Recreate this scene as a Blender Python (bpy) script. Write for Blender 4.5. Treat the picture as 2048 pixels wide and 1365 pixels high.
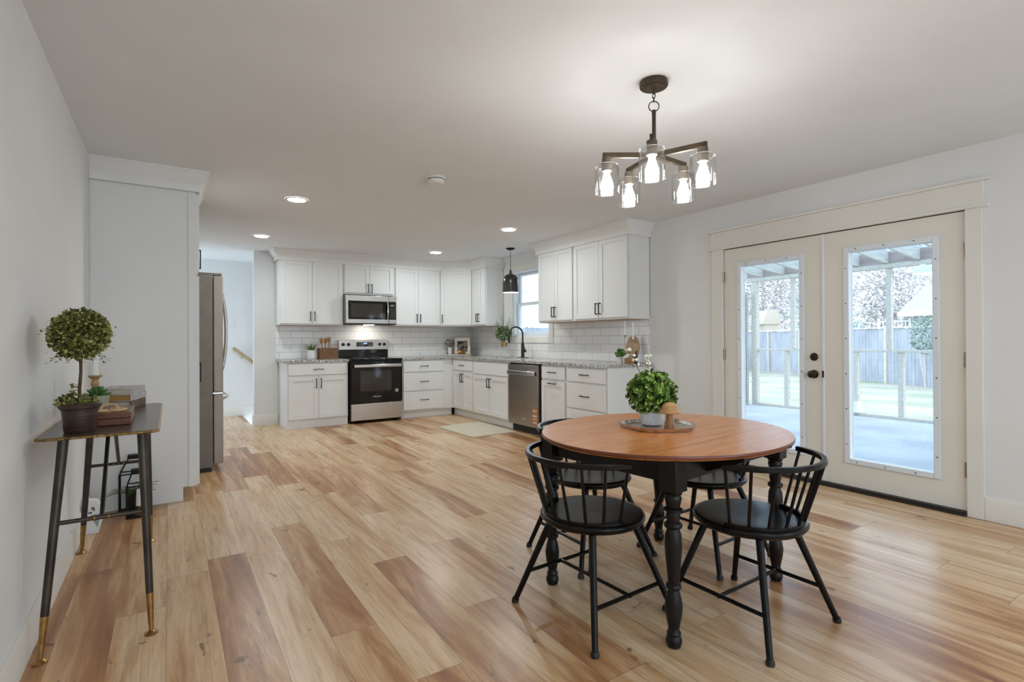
import bpy, bmesh, math, random
from mathutils import Vector, Matrix
R = math.radians
random.seed(7)
for o in list(bpy.data.objects):
    bpy.data.objects.remove(o)
scene = bpy.context.scene
COL = scene.collection

# ------------------------------------------------------------------ camera, sky, exposure
CAM_H = 1.178
FPX, YAW, PITCH, ROLL, V0 = 1044.83, R(33.3081), R(0.246), R(0.287), 675.373
fw = Vector((math.sin(YAW)*math.cos(PITCH), math.cos(YAW)*math.cos(PITCH), math.sin(PITCH)))
rt = Vector((math.cos(YAW), -math.sin(YAW), 0))
dn = fw.cross(rt)
cr, sr = math.cos(ROLL), math.sin(ROLL)
right, down = cr*rt + sr*dn, -sr*rt + cr*dn
cam_data = bpy.data.cameras.new('camera')
cam = bpy.data.objects.new('camera', cam_data)
COL.objects.link(cam)
up, back = -down, -fw
cam.matrix_world = Matrix(((right.x, up.x, back.x, 0), (right.y, up.y, back.y, 0), (right.z, up.z, back.z, CAM_H), (0, 0, 0, 1)))
cam_data.sensor_width = 36
cam_data.lens = FPX/2048*36
cam_data.shift_y = -(682.5 - V0)/2048
cam_data.clip_start = 0.05
cam_data.clip_end = 500
scene.camera = cam

WORLD_L = 2.8
BULB_L = 58.0
DOWN_L = 162.0
world = bpy.data.worlds.new('sky')
scene.world = world
world.use_nodes = True
bg = world.node_tree.nodes['Background']
bg.inputs[0].default_value = (0.74, 0.87, 1.0, 1)
bg.inputs[1].default_value = WORLD_L
vs = scene.view_settings
vs.view_transform = 'Standard'
vs.look = 'None'
vs.gamma = 1
vs.exposure = 0.46
vs.use_curve_mapping = False

# ------------------------------------------------------------------ helpers
def S(r, g, b):
    f = lambda c: (c/255/12.92) if c/255 <= .04045 else ((c/255+.055)/1.055)**2.4
    return (f(r), f(g), f(b), 1)

class NT:
    def __init__(s, name):
        s.m = bpy.data.materials.new(name); s.m.use_nodes = True
        s.t = s.m.node_tree; s.n = s.t.nodes; s.bsdf = s.n['Principled BSDF']
    def add(s, typ, **kw):
        n = s.n.new(typ)
        for k, v in kw.items():
            if k == 'i':
                for key, val in v.items(): s.set(n.inputs[key], val)
            else: setattr(n, k, v)
        return n
    def set(s, sock, val):
        if isinstance(val, bpy.types.NodeSocket): s.t.links.new(val, sock)
        else: sock.default_value = val
    def math(s, op, a, b=0.0, c=0.0):
        n = s.add('ShaderNodeMath', operation=op)
        s.set(n.inputs[0], a); s.set(n.inputs[1], b); s.set(n.inputs[2], c)
        return n.outputs[0]
    def ramp(s, fac, stops):
        n = s.add('ShaderNodeValToRGB')
        e = n.color_ramp.elements
        while len(e) < len(stops): e.new(0.5)
        for q, (p, c) in zip(e, stops): q.position = p; q.color = c
        s.set(n.inputs[0], fac)
        return n.outputs[0]
    def mix(s, fac, a, b, blend='MIX'):
        n = s.add('ShaderNodeMix', data_type='RGBA', blend_type=blend)
        s.set(n.inputs[0], fac); s.set(n.inputs[6], a); s.set(n.inputs[7], b)
        return n.outputs[2]
    def noise(s, vec, scale, detail=4, rough=.55, dist=0.0):
        n = s.add('ShaderNodeTexNoise')
        if vec is not None: s.set(n.inputs['Vector'], vec)
        n.inputs['Scale'].default_value = scale; n.inputs['Detail'].default_value = detail
        n.inputs['Roughness'].default_value = rough; n.inputs['Distortion'].default_value = dist
        return n.outputs['Fac']
    def coord(s, scale=(1, 1, 1)):
        tc = s.add('ShaderNodeTexCoord')
        mp = s.add('ShaderNodeMapping')
        s.set(mp.inputs[0], tc.outputs['Object']); mp.inputs['Scale'].default_value = scale
        return mp.outputs[0]
    def bump(s, h, strength, dist=.01):
        n = s.add('ShaderNodeBump', i={'Height': h, 'Strength': strength, 'Distance': dist})
        s.set(s.bsdf.inputs['Normal'], n.outputs[0])
    def base(s, c): s.set(s.bsdf.inputs['Base Color'], c)
    def rough(s, v): s.set(s.bsdf.inputs['Roughness'], v)

def nmat(name, c1, c2=None, scale=6, rough=.5, metal=0.0, bump=0.0, stretch=(1, 1, 1), coat=0.0, spec=.5, detail=4, lo=.35, hi=.65, dist=0.0):
    k = NT(name)
    c2 = c2 or tuple(min(1, x*.93) for x in c1[:3]) + (1,)
    v = k.coord(stretch)
    f = k.noise(v, scale, detail, .55, dist)
    k.base(k.ramp(f, [(lo, c1), (hi, c2)]))
    k.bsdf.inputs['Roughness'].default_value = rough
    k.bsdf.inputs['Metallic'].default_value = metal
    k.bsdf.inputs['Coat Weight'].default_value = coat
    k.bsdf.inputs['Specular IOR Level'].default_value = spec
    if bump: k.bump(f, bump)
    return k.m

def emat(name, c, strength):
    k = NT(name)
    k.base((.8, .8, .8, 1))
    k.bsdf.inputs['Emission Color'].default_value = c
    k.bsdf.inputs['Emission Strength'].default_value = strength
    return k.m

def glassmat(name, tint=(1, 1, 1, 1), gloss=1.0, f0=.04, rough=0.0, power=5.0):
    k = NT(name)
    k.n.remove(k.bsdf)
    tr = k.add('ShaderNodeBsdfTransparent'); tr.inputs[0].default_value = tint
    gl = k.add('ShaderNodeBsdfGlossy'); gl.inputs['Roughness'].default_value = rough
    lw = k.add('ShaderNodeLayerWeight'); lw.inputs[0].default_value = .5
    fac = k.math('ADD', f0, k.math('MULTIPLY', gloss, k.math('POWER', lw.outputs['Facing'], power)))
    mx = k.add('ShaderNodeMixShader')
    k.t.links.new(fac, mx.inputs[0])
    k.t.links.new(tr.outputs[0], mx.inputs[1]); k.t.links.new(gl.outputs[0], mx.inputs[2])
    k.t.links.new(mx.outputs[0], k.n['Material Output'].inputs[0])
    return k.m

# ---- mesh builder
class MB:
    def __init__(s): s.v = []; s.f = []
    def add(s, vs_, fs):
        n = len(s.v)
        s.v += [tuple(v) for v in vs_]
        s.f += [tuple(i+n for i in f) for f in fs]
        return s
    def box(s, x0, x1, y0, y1, z0, z1):
        x0, x1 = min(x0, x1), max(x0, x1); y0, y1 = min(y0, y1), max(y0, y1); z0, z1 = min(z0, z1), max(z0, z1)
        v = [(x, y, z) for z in (z0, z1) for y in (y0, y1) for x in (x0, x1)]
        return s.add(v, [(0, 2, 3, 1), (4, 5, 7, 6), (0, 1, 5, 4), (2, 6, 7, 3), (0, 4, 6, 2), (1, 3, 7, 5)])
    def obox(s, c, half, rz=0.0, rx=0.0, ry=0.0):
        m = Matrix.Rotation(rz, 3, 'Z') @ Matrix.Rotation(ry, 3, 'Y') @ Matrix.Rotation(rx, 3, 'X')
        v = [Vector(c) + m @ Vector((x*half[0], y*half[1], z*half[2])) for z in (-1, 1) for y in (-1, 1) for x in (-1, 1)]
        return s.add(v, [(0, 2, 3, 1), (4, 5, 7, 6), (0, 1, 5, 4), (2, 6, 7, 3), (0, 4, 6, 2), (1, 3, 7, 5)])
    def tube(s, pts, r, seg=10, closed=False, radii=None, cap=True, sx=1.0, sy=1.0, upv=None):
        P = [Vector(p) for p in pts]; n = len(P)
        rad = radii or [r]*n
        rings = []
        ref = None
        for i, p in enumerate(P):
            if closed: t = (P[(i+1) % n] - P[i-1])
            else: t = (P[min(i+1, n-1)] - P[max(i-1, 0)])
            t.normalize()
            if upv is not None:
                a = t.cross(Vector(upv)).normalized()
            elif ref is None:
                a = t.orthogonal().normalized()
            else:
                a = (ref - t*ref.dot(t)).normalized()
            ref = a
            b = t.cross(a)
            rings.append([p + (a*math.cos(2*math.pi*k/seg)*sx + b*math.sin(2*math.pi*k/seg)*sy)*rad[i] for k in range(seg)])
        vs_ = [v for rg in rings for v in rg]
        fs = []
        m = n if closed else n-1
        for i in range(m):
            j = (i+1) % n
            for k in range(seg):
                l = (k+1) % seg
                fs.append((i*seg+k, i*seg+l, j*seg+l, j*seg+k))
        if cap and not closed:
            fs.append(tuple(range(seg))[::-1]); fs.append(tuple((n-1)*seg+k for k in range(seg)))
        return s.add(vs_, fs)
    def bar(s, pts, w, h, closed=False):
        """rectangular section swept along pts; w across (horizontal), h along z"""
        P = [Vector(p) for p in pts]; n = len(P); vs_ = []; fs = []
        for i, p in enumerate(P):
            t = (P[(i+1) % n] - P[i-1]) if closed else (P[min(i+1, n-1)] - P[max(i-1, 0)])
            t.z = 0; t.normalize(); a = Vector((t.y, -t.x, 0))
            vs_ += [p+a*w/2-Vector((0, 0, h/2)), p+a*w/2+Vector((0, 0, h/2)), p-a*w/2+Vector((0, 0, h/2)), p-a*w/2-Vector((0, 0, h/2))]
        for i in range(n if closed else n-1):
            j = (i+1) % n
            for k in range(4):
                l = (k+1) % 4
                fs.append((i*4+k, j*4+k, j*4+l, i*4+l))
        if not closed:
            fs.append((0, 1, 2, 3)); fs.append(tuple((n-1)*4+k for k in (3, 2, 1, 0)))
        return s.add(vs_, fs)
    def lathe(s, prof, c=(0, 0, 0), seg=28, capb=True, capt=True, sx=1.0, sy=1.0, wob=None):
        vs_ = []; fs = []; n = len(prof)
        for (r, z) in prof:
            for k in range(seg):
                a = 2*math.pi*k/seg
                q = r*(wob(a, z) if wob else 1)
                vs_.append((c[0]+q*math.cos(a)*sx, c[1]+q*math.sin(a)*sy, c[2]+z))
        for i in range(n-1):
            for k in range(seg):
                l = (k+1) % seg
                fs.append((i*seg+k, i*seg+l, (i+1)*seg+l, (i+1)*seg+k))
        if capb: fs.append(tuple(range(seg))[::-1])
        if capt: fs.append(tuple((n-1)*seg+k for k in range(seg)))
        return s.add(vs_, fs)
    def prism(s, poly, z0, z1):
        n = len(poly)
        v = [(x, y, z0) for x, y in poly] + [(x, y, z1) for x, y in poly]
        return s.add(v, [tuple(range(n))[::-1], tuple(range(n, 2*n))] + [(i, (i+1) % n, n+(i+1) % n, n+i) for i in range(n)])
    def xprism(s, poly, x0, x1):          # polygon in (y,z) swept along x
        n = len(poly)
        v = [(x0, y, z) for y, z in poly] + [(x1, y, z) for y, z in poly]
        return s.add(v, [tuple(range(n))[::-1], tuple(range(n, 2*n))] + [(i, (i+1) % n, n+(i+1) % n, n+i) for i in range(n)])
    def yprism(s, poly, y0, y1):          # polygon in (x,z) swept along y
        n = len(poly)
        v = [(x, y0, z) for x, z in poly] + [(x, y1, z) for x, z in poly]
        return s.add(v, [tuple(range(n)), tuple(range(n, 2*n))[::-1]] + [(i, n+i, n+(i+1) % n, (i+1) % n) for i in range(n)])
    def sphere(s, c, r, seg=16, rings=10, sc=(1, 1, 1)):
        prof = [(r*math.sin(math.pi*i/rings)+1e-5, -r*math.cos(math.pi*i/rings)) for i in range(rings+1)]
        n0 = len(s.v)
        s.lathe(prof, (0, 0, 0), seg)
        for i in range(n0, len(s.v)):
            x, y, z = s.v[i]; s.v[i] = (c[0]+x*sc[0], c[1]+y*sc[1], c[2]+z*sc[2])
        return s
    def sweep(s, path, prof, z_top, closed=False):
        """moulding: prof = list of (out, down) swept along the xy path with mitres; outward is to the right of travel"""
        P = [Vector((p[0], p[1])) for p in path]; n = len(P); m = len(prof)
        nor = []
        for i in range(n):
            ds = []
            if i > 0: ds.append((P[i]-P[i-1]).normalized())
            if i < n-1: ds.append((P[i+1]-P[i]).normalized())
            ns = [Vector((d.y, -d.x)) for d in ds]
            if len(ns) == 1: nor.append(ns[0])
            else:
                b = (ns[0]+ns[1]); b.normalize(); nor.append(b/max(.3, b.dot(ns[0])))
        v = [(P[i].x+nor[i].x*o, P[i].y+nor[i].y*o, z_top-d) for i in range(n) for o, d in prof]
        f = []
        for i in range(n-1):
            for k in range(m):
                l = (k+1) % m
                f.append((i*m+k, i*m+l, (i+1)*m+l, (i+1)*m+k))
        f.append(tuple(range(m))[::-1]); f.append(tuple((n-1)*m+k for k in range(m)))
        return s.add(v, f)
    def leaf(s, p, d, up_, L, W, fold=.15, shape='oval'):
        d = Vector(d).normalized(); up_ = Vector(up_)
        side = d.cross(up_)
        if side.length < 1e-4: side = d.orthogonal()
        side.normalize(); nn = side.cross(d).normalized(); p = Vector(p)
        if shape == 'oval':
            pts = [p, p+d*L*.3+side*W*.45+nn*fold*W, p+d*L*.7+side*W*.42+nn*fold*W, p+d*L, p+d*L*.7-side*W*.42+nn*fold*W, p+d*L*.3-side*W*.45+nn*fold*W]
            return s.add(pts+[p+d*L*.5], [(0, 1, 6), (1, 2, 6), (2, 3, 6), (3, 4, 6), (4, 5, 6), (5, 0, 6)])
        if shape == 'round':
            pts = [p+d*L*(.5-.5*math.cos(q))+side*W*.5*math.sin(q)+nn*fold*W*abs(math.sin(q)) for q in [math.pi/4*k for k in range(8)]]
            return s.add(pts+[p+d*L*.5], [(k, (k+1) % 8, 8) for k in range(8)])
        pts = [p, p+d*L*.5+side*W*.5+nn*fold*W, p+d*L, p+d*L*.5-side*W*.5+nn*fold*W]
        return s.add(pts, [(0, 1, 2), (0, 2, 3)])

def build(name, mb, m, parent=None, smooth=True, bevel=0.0, angle=35):
    me = bpy.data.meshes.new(name)
    me.from_pydata(mb.v, [], mb.f); me.update()
    bm = bmesh.new(); bm.from_mesh(me)
    bmesh.ops.recalc_face_normals(bm, faces=bm.faces[:])
    bm.to_mesh(me); bm.free()
    if smooth:
        me.polygons.foreach_set('use_smooth', [True]*len(me.polygons))
        me.set_sharp_from_angle(angle=R(angle))
    if m: me.materials.append(m)
    o = bpy.data.objects.new(name, me); COL.objects.link(o)
    if parent: o.parent = parent
    if bevel:
        b = o.modifiers.new('bevel', 'BEVEL'); b.width = bevel; b.segments = 2; b.limit_method = 'ANGLE'; b.angle_limit = R(40)
    return o

def thing(name, label, cat, loc=(0, 0, 0), rz=0.0, group=None):
    o = bpy.data.objects.new(name, None); COL.objects.link(o)
    o.empty_display_size = .1
    o.location = loc; o.rotation_euler = (0, 0, rz)
    o['label'] = label; o['category'] = cat
    if group: o['group'] = group
    return o

def tag(o, label, cat, group=None):
    o['label'] = label; o['category'] = cat
    if group: o['group'] = group
    return o

def struct(name, mb, m, parent=None, label=None, **kw):
    o = build(name, mb, m, parent, **kw)
    if not parent: o['kind'] = 'structure'
    if label: o['label'] = label
    return o

def copy_tree(o, parent=None):
    c = o.copy(); COL.objects.link(c)
    if parent: c.parent = parent
    for ch in list(o.children): copy_tree(ch, c)
    return c

def text_mesh(s, size):
    cu = bpy.data.curves.new('txt', 'FONT'); cu.body = s; cu.size = size; cu.align_x = 'CENTER'; cu.align_y = 'CENTER'; cu.extrude = size*.01
    t = bpy.data.objects.new('txt', cu); COL.objects.link(t)
    dg = bpy.context.evaluated_depsgraph_get()
    me = bpy.data.meshes.new_from_object(t.evaluated_get(dg))
    bpy.data.objects.remove(t)
    return me

def text_part(name, s, size, m, parent, loc, rot):
    me = text_mesh(s, size); me.name = name
    me.materials.clear(); me.materials.append(m)
    o = bpy.data.objects.new(name, me); COL.objects.link(o)
    o.location = loc; o.rotation_euler = rot; o.parent = parent
    return o

# ------------------------------------------------------------------ materials
M = {}
M['wall'] = nmat('wall paint', (.80, .80, .785, 1), (.78, .78, .765, 1), 3, .85, bump=.02)
M['ceiling'] = nmat('ceiling paint', (.80, .815, .825, 1), (.78, .795, .805, 1), 3, .9)
M['trim'] = nmat('trim paint', (.80, .78, .72, 1), (.78, .76, .70, 1), 3, .5)
M['door_paint'] = nmat('door paint', (.80, .765, .69, 1), (.78, .745, .67, 1), 3, .5)
M['lite'] = nmat('white plastic', (.78, .83, .88, 1), (.76, .81, .86, 1), 4, .4)
M['cab'] = nmat('cabinet paint', (.82, .82, .80, 1), (.80, .80, .78, 1), 3, .42)
M['black'] = nmat('black metal', (.008, .007, .006, 1), (.013, .011, .009, 1), 30, .5, spec=.25)
M['chair'] = nmat('chair paint', (.004, .004, .0045, 1), (.006, .0055, .0055, 1), 20, .25, spec=.22)
M['tleg'] = nmat('table leg paint', (.005, .005, .006, 1), (.009, .008, .0075, 1), 25, .33, spec=.28)
M['bronze'] = nmat('bronze', (.055, .038, .023, 1), (.08, .057, .035, 1), 14, .45, metal=.6)
M['hwbronze'] = nmat('dark bronze', (.035, .024, .018, 1), (.06, .04, .03, 1), 30, .35, metal=.7)
M['steel'] = nmat('stainless steel', (.60, .57, .53, 1), (.50, .47, .43, 1), 5, .26, metal=1, stretch=(.4, .4, 90))
M['steelh'] = nmat('stainless steel brushed', (.62, .59, .55, 1), (.53, .50, .46, 1), 5, .28, metal=1, stretch=(.5, .5, 120))
M['dwsteel'] = nmat('dark stainless', (.36, .31, .26, 1), (.31, .27, .225, 1), 5, .3, metal=1, stretch=(60, 60, .4))
M['fside'] = nmat('fridge side grey', (.20, .175, .145, 1), (.175, .15, .125, 1), 8, .5, metal=.3)
M['fdoor'] = nmat('fridge door edge', (.34, .295, .25, 1), (.31, .27, .225, 1), 6, .45, metal=.35)
M['brightsteel'] = nmat('bright steel', (.80, .79, .77, 1), (.72, .71, .69, 1), 10, .2, metal=1)
M['blackglass'] = nmat('black glass', (.006, .005, .0045, 1), (.009, .007, .006, 1), 5, .06, spec=.38)
M['ovenwin'] = nmat('oven window', (.030, .023, .017, 1), (.04, .031, .023, 1), 4, .06, spec=.6)
M['granite'] = None
M['gold'] = nmat('brass gold', (.48, .30, .115, 1), (.33, .20, .07, 1), 40, .32, metal=1, bump=.1)
M['silver'] = nmat('hammered silver', (.75, .70, .66, 1), (.5, .42, .36, 1), 60, .22, metal=1, bump=.5)
M['white'] = nmat('white ceramic', (.82, .80, .77, 1), (.77, .75, .72, 1), 8, .4)
M['wax'] = nmat('candle wax', (.86, .84, .78, 1), (.83, .81, .75, 1), 8, .5)
M['hinge'] = nmat('satin nickel', (.42, .37, .31, 1), (.36, .32, .27, 1), 20, .35, metal=1)
M['plastic'] = nmat('white fixture plastic', (.80, .80, .78, 1), (.77, .77, .75, 1), 5, .45)
M['socket'] = nmat('lamp socket', (.11, .092, .07, 1), (.09, .075, .055, 1), 12, .45, metal=.3)
M['rubber'] = nmat('black rubber', (.01, .01, .01, 1), (.015, .015, .015, 1), 30, .6)
M['bulb'] = emat('lit bulb', (1, .99, .95, 1), BULB_L)
M['led'] = emat('led lens', (.90, .97, 1, 1), DOWN_L)
M['hoodlamp'] = emat('hood lamp', (1, .93, .82, 1), 60)
M['glintbulb'] = emat('glint bulb', (1, .92, .78, 1), 12)
M['display'] = emat('blue display', (.15, .35, 1, 1), 3.0)
M['pane'] = glassmat('window glass', (.97, .985, 1, 1), .8, .035)
M['shade'] = glassmat('clear glass shade', (.985, .985, .985, 1), .75, .055, power=3.0)
M['goblet'] = glassmat('clear glass vase', (.93, .95, .95, 1), .8, .10, power=2.5)
M['glassrim'] = glassmat('polished glass rim', (.97, .97, .97, 1), .3, .68, .15, 1.5)
M['leaf_dark'] = nmat('olive leaves', (.10, .115, .028, 1), (.17, .18, .05, 1), 9, .55)
M['leaf_fern'] = nmat('fern leaves', (.06, .13, .03, 1), (.17, .28, .07, 1), 20, .5)
M['leaf_succ'] = nmat('succulent leaves', (.05, .13, .03, 1), (.10, .21, .06, 1), 20, .4)
M['stem'] = nmat('woody stem', (.07, .04, .02, 1), (.12, .07, .035, 1), 40, .7)
M['petal'] = nmat('orchid petals', (.80, .78, .68, 1), (.72, .72, .55, 1), 30, .5)
M['soil'] = nmat('soil', (.035, .022, .014, 1), (.06, .04, .025, 1), 60, .9, bump=.4)
M['pot_brown'] = nmat('glazed brown pot', (.055, .028, .02, 1), (.035, .018, .013, 1), 3, .35, stretch=(1, 1, 30), bump=.25)
M['pot_sage'] = nmat('mottled sage pot', (.36, .38, .25, 1), (.48, .46, .34, 1), 18, .6)
M['wood_light'] = nmat('light turned wood', (.50, .29, .12, 1), (.42, .22, .085, 1), 5, .45, stretch=(3, 3, 22))
M['wood_stem'] = nmat('acacia wood', (.27, .13, .055, 1), (.44, .24, .11, 1), 4, .5, stretch=(14, 14, 1.2))
M['wood_red'] = nmat('reddish box wood', (.17, .048, .012, 1), (.11, .03, .008, 1), 4, .35, stretch=(14, 1, 14))
M['wood_cut'] = nmat('cutting board wood', (.52, .36, .22, 1), (.38, .24, .13, 1), 6, .6, stretch=(12, 12, 1.5))
M['wood_brown'] = nmat('dark walnut', (.06, .03, .015, 1), (.10, .05, .025, 1), 8, .5, stretch=(1, 1, 6))
M['wood_spoon'] = nmat('utensil wood', (.36, .17, .06, 1), (.27, .11, .035, 1), 6, .5, stretch=(8, 8, 1))
M['wood_white'] = nmat('pale driftwood', (.55, .36, .18, 1), (.62, .44, .25, 1), 14, .65)
M['rail_wood'] = nmat('handrail wood', (.50, .36, .20, 1), (.42, .29, .15, 1), 10, .5)
M['iron'] = nmat('gunmetal iron', (.045, .038, .032, 1), (.085, .07, .055, 1), 7, .38, metal=.75)
M['tabletop_dark'] = nmat('dark console top', (.075, .058, .045, 1), (.095, .075, .058, 1), 3, .22, metal=.35)
M['goldedge'] = nmat('gilded edge', (.42, .26, .09, 1), (.12, .07, .03, 1), 70, .35, metal=.9, bump=.6)
M['rug'] = nmat('woven rug', (.68, .61, .48, 1), (.56, .49, .37, 1), 45, .95, bump=.4, stretch=(1, 4, 1))
M['paper'] = nmat('page edges', (.62, .56, .46, 1), (.52, .46, .36, 1), 5, .8, stretch=(1, 1, 120))
M['paper2'] = nmat('yellowed page edges', (.44, .25, .07, 1), (.36, .19, .05, 1), 5, .8, stretch=(1, 1, 120))
M['cover_white'] = nmat('white book cover', (.58, .56, .54, 1), (.34, .33, .32, 1), 26, .6)
M['cover_dark'] = nmat('brown book cover', (.055, .03, .018, 1), (.20, .12, .07, 1), 55, .6, hi=.6)
M['mat_white'] = nmat('picture mat', (.78, .74, .68, 1), (.76, .72, .66, 1), 6, .7)
M['print'] = nmat('picture print', (.015, .012, .010, 1), (.30, .25, .21, 1), 14, .6, lo=.45, hi=.6, detail=8)
M['frame_wood'] = nmat('thin oak frame', (.40, .22, .09, 1), (.33, .17, .07, 1), 12, .5)
M['sticker_o'] = nmat('orange label', (.58, .20, .055, 1), (.50, .17, .05, 1), 20, .6)
M['sticker_w'] = nmat('white label', (.72, .62, .52, 1), (.66, .56, .46, 1), 20, .6)
M['logo'] = nmat('silver lettering', (.75, .74, .72, 1), (.7, .69, .67, 1), 10, .4)
M['under'] = nmat('raw maple underside', (.58, .40, .25, 1), (.52, .35, .21, 1), 6, .6, stretch=(1, 8, 1))
M['grey_panel'] = nmat('grey facet', (.34, .36, .38, 1), (.30, .32, .34, 1), 6, .6)
M['thresh'] = nmat('dark threshold', (.020, .015, .012, 1), (.03, .022, .018, 1), 10, .4)
M['sinksteel'] = nmat('sink steel', (.5, .5, .5, 1), (.42, .42, .42, 1), 8, .3, metal=1)
# outdoors
M['concrete'] = nmat('porch concrete', (.30, .325, .345, 1), (.41, .43, .44, 1), 1.3, .8, detail=8)
M['lumber'] = nmat('weathered lumber', (.50, .47, .40, 1), (.62, .58, .50, 1), 5, .8, stretch=(1, 6, 6))
M['lumber_d'] = nmat('brown board', (.32, .25, .22, 1), (.42, .34, .30, 1), 5, .8, stretch=(6, 1, 6))
M['roofsheet'] = glassmat('translucent roof sheet', (.62, .76, .92, 1), .6)
M['fence'] = nmat('grey fence boards', (.31, .34, .395, 1), (.44, .46, .51, 1), 2.2, .85, stretch=(1, 1, .35), detail=6)
M['lawn'] = nmat('winter lawn', (.235, .27, .19, 1), (.38, .375, .33, 1), .55, .9, detail=8)
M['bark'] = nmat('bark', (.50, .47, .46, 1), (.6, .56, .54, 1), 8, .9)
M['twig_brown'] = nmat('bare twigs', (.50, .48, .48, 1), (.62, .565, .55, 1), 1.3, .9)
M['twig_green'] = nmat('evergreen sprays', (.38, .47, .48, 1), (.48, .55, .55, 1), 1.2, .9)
M['shrub'] = nmat('garden shrub leaves', (.22, .31, .27, 1), (.31, .38, .32, 1), 3, .8)
M['house_roof'] = nmat('pale shingle roof', (.33, .34, .335, 1), (.37, .38, .37, 1), 3, .9)
M['house_wall'] = nmat('pale siding', (.40, .46, .47, 1), (.44, .50, .51, 1), 2, .8, stretch=(.3, .3, 6))
M['house_trim'] = nmat('house trim', (.80, .80, .78, 1), (.76, .76, .74, 1), 2, .7)
M['tan'] = nmat('tan siding', (.50, .44, .36, 1), (.47, .41, .33, 1), 3, .8)
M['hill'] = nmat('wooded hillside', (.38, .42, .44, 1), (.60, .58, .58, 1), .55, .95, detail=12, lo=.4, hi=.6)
M['screenframe'] = nmat('screen door frame', (.16, .18, .20, 1), (.20, .22, .24, 1), 5, .6)
M['screen'] = glassmat('insect screen', (.80, .82, .84, 1), .2)

def leafmat(name, stops, rough=.5):
    k = NT(name)
    g = k.add('ShaderNodeNewGeometry')
    n = k.noise(k.coord(), 60, 2, .5)
    f = k.math('ADD', k.math('MULTIPLY', g.outputs['Random Per Island'], .85), k.math('MULTIPLY', k.math('SUBTRACT', n, .5), .5))
    k.base(k.ramp(f, stops)); k.rough(rough)
    return k.m
M['leaf_top'] = leafmat('topiary leaves', [(.0, (.055, .055, .012, 1)), (.35, (.16, .165, .035, 1)), (.65, (.31, .31, .07, 1)), (.9, (.46, .46, .17, 1))])
M['leaf_box'] = leafmat('boxwood leaves', [(.0, (.02, .08, .02, 1)), (.3, (.08, .20, .03, 1)), (.6, (.26, .44, .06, 1)), (.9, (.54, .68, .18, 1))], .42)
M['leaf_euc'] = leafmat('eucalyptus leaves', [(.0, (.04, .10, .025, 1)), (.4, (.13, .22, .08, 1)), (.7, (.25, .32, .17, 1)), (.95, (.50, .54, .40, 1))])
M['leaf_dry'] = leafmat('dried leaves', [(.0, (.10, .10, .06, 1)), (.5, (.20, .19, .12, 1)), (.9, (.36, .33, .24, 1))], .6)

def granite():
    k = NT('granite'); v = k.coord()
    n1 = k.noise(v, 52, 3, .65); n2 = k.noise(v, 90, 2, .6); n3 = k.noise(v, 24, 3, .5)
    c = k.ramp(n1, [(.36, S(70, 66, 62)), (.44, S(150, 145, 138)), (.54, S(206, 202, 196)), (.66, S(226, 222, 216))])
    c = k.mix(k.ramp(n2, [(.57, (0, 0, 0, 1)), (.62, (1, 1, 1, 1))]), c, S(52, 50, 50))
    c = k.mix(k.ramp(n3, [(.52, (0, 0, 0, 1)), (.68, (.6, .6, .6, 1))]), c, S(172, 160, 146))
    k.base(c); k.bsdf.inputs['Roughness'].default_value = .18
    return k.m
M['granite'] = granite()

def tilemat():
    k = NT('subway tile')
    tc = k.add('ShaderNodeTexCoord'); sp = k.add('ShaderNodeSeparateXYZ'); k.set(sp.inputs[0], tc.outputs['Object'])
    cb = k.add('ShaderNodeCombineXYZ'); k.set(cb.inputs[0], k.math('ADD', sp.outputs[0], .06)); k.set(cb.inputs[1], k.math('ADD', sp.outputs[2], .0))
    b = k.add('ShaderNodeTexBrick', offset=.5)
    k.set(b.inputs['Vector'], cb.outputs[0])
    for key, val in (('Scale', 1.0), ('Mortar Size', .0022), ('Mortar Smooth', .1), ('Bias', 0.0), ('Brick Width', .305), ('Row Height', .1016)): b.inputs[key].default_value = val
    b.inputs['Color1'].default_value = (.86, .845, .83, 1); b.inputs['Color2'].default_value = (.83, .815, .80, 1)
    b.inputs['Mortar'].default_value = (.40, .375, .36, 1)
    k.base(b.outputs['Color'])
    k.set(k.bsdf.inputs['Roughness'], k.math('ADD', k.math('MULTIPLY', b.outputs['Fac'], .6), .16))
    k.bump(k.math('SUBTRACT', 1.0, b.outputs['Fac']), .5, .002)
    return k.m
M['tile'] = tilemat()

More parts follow.
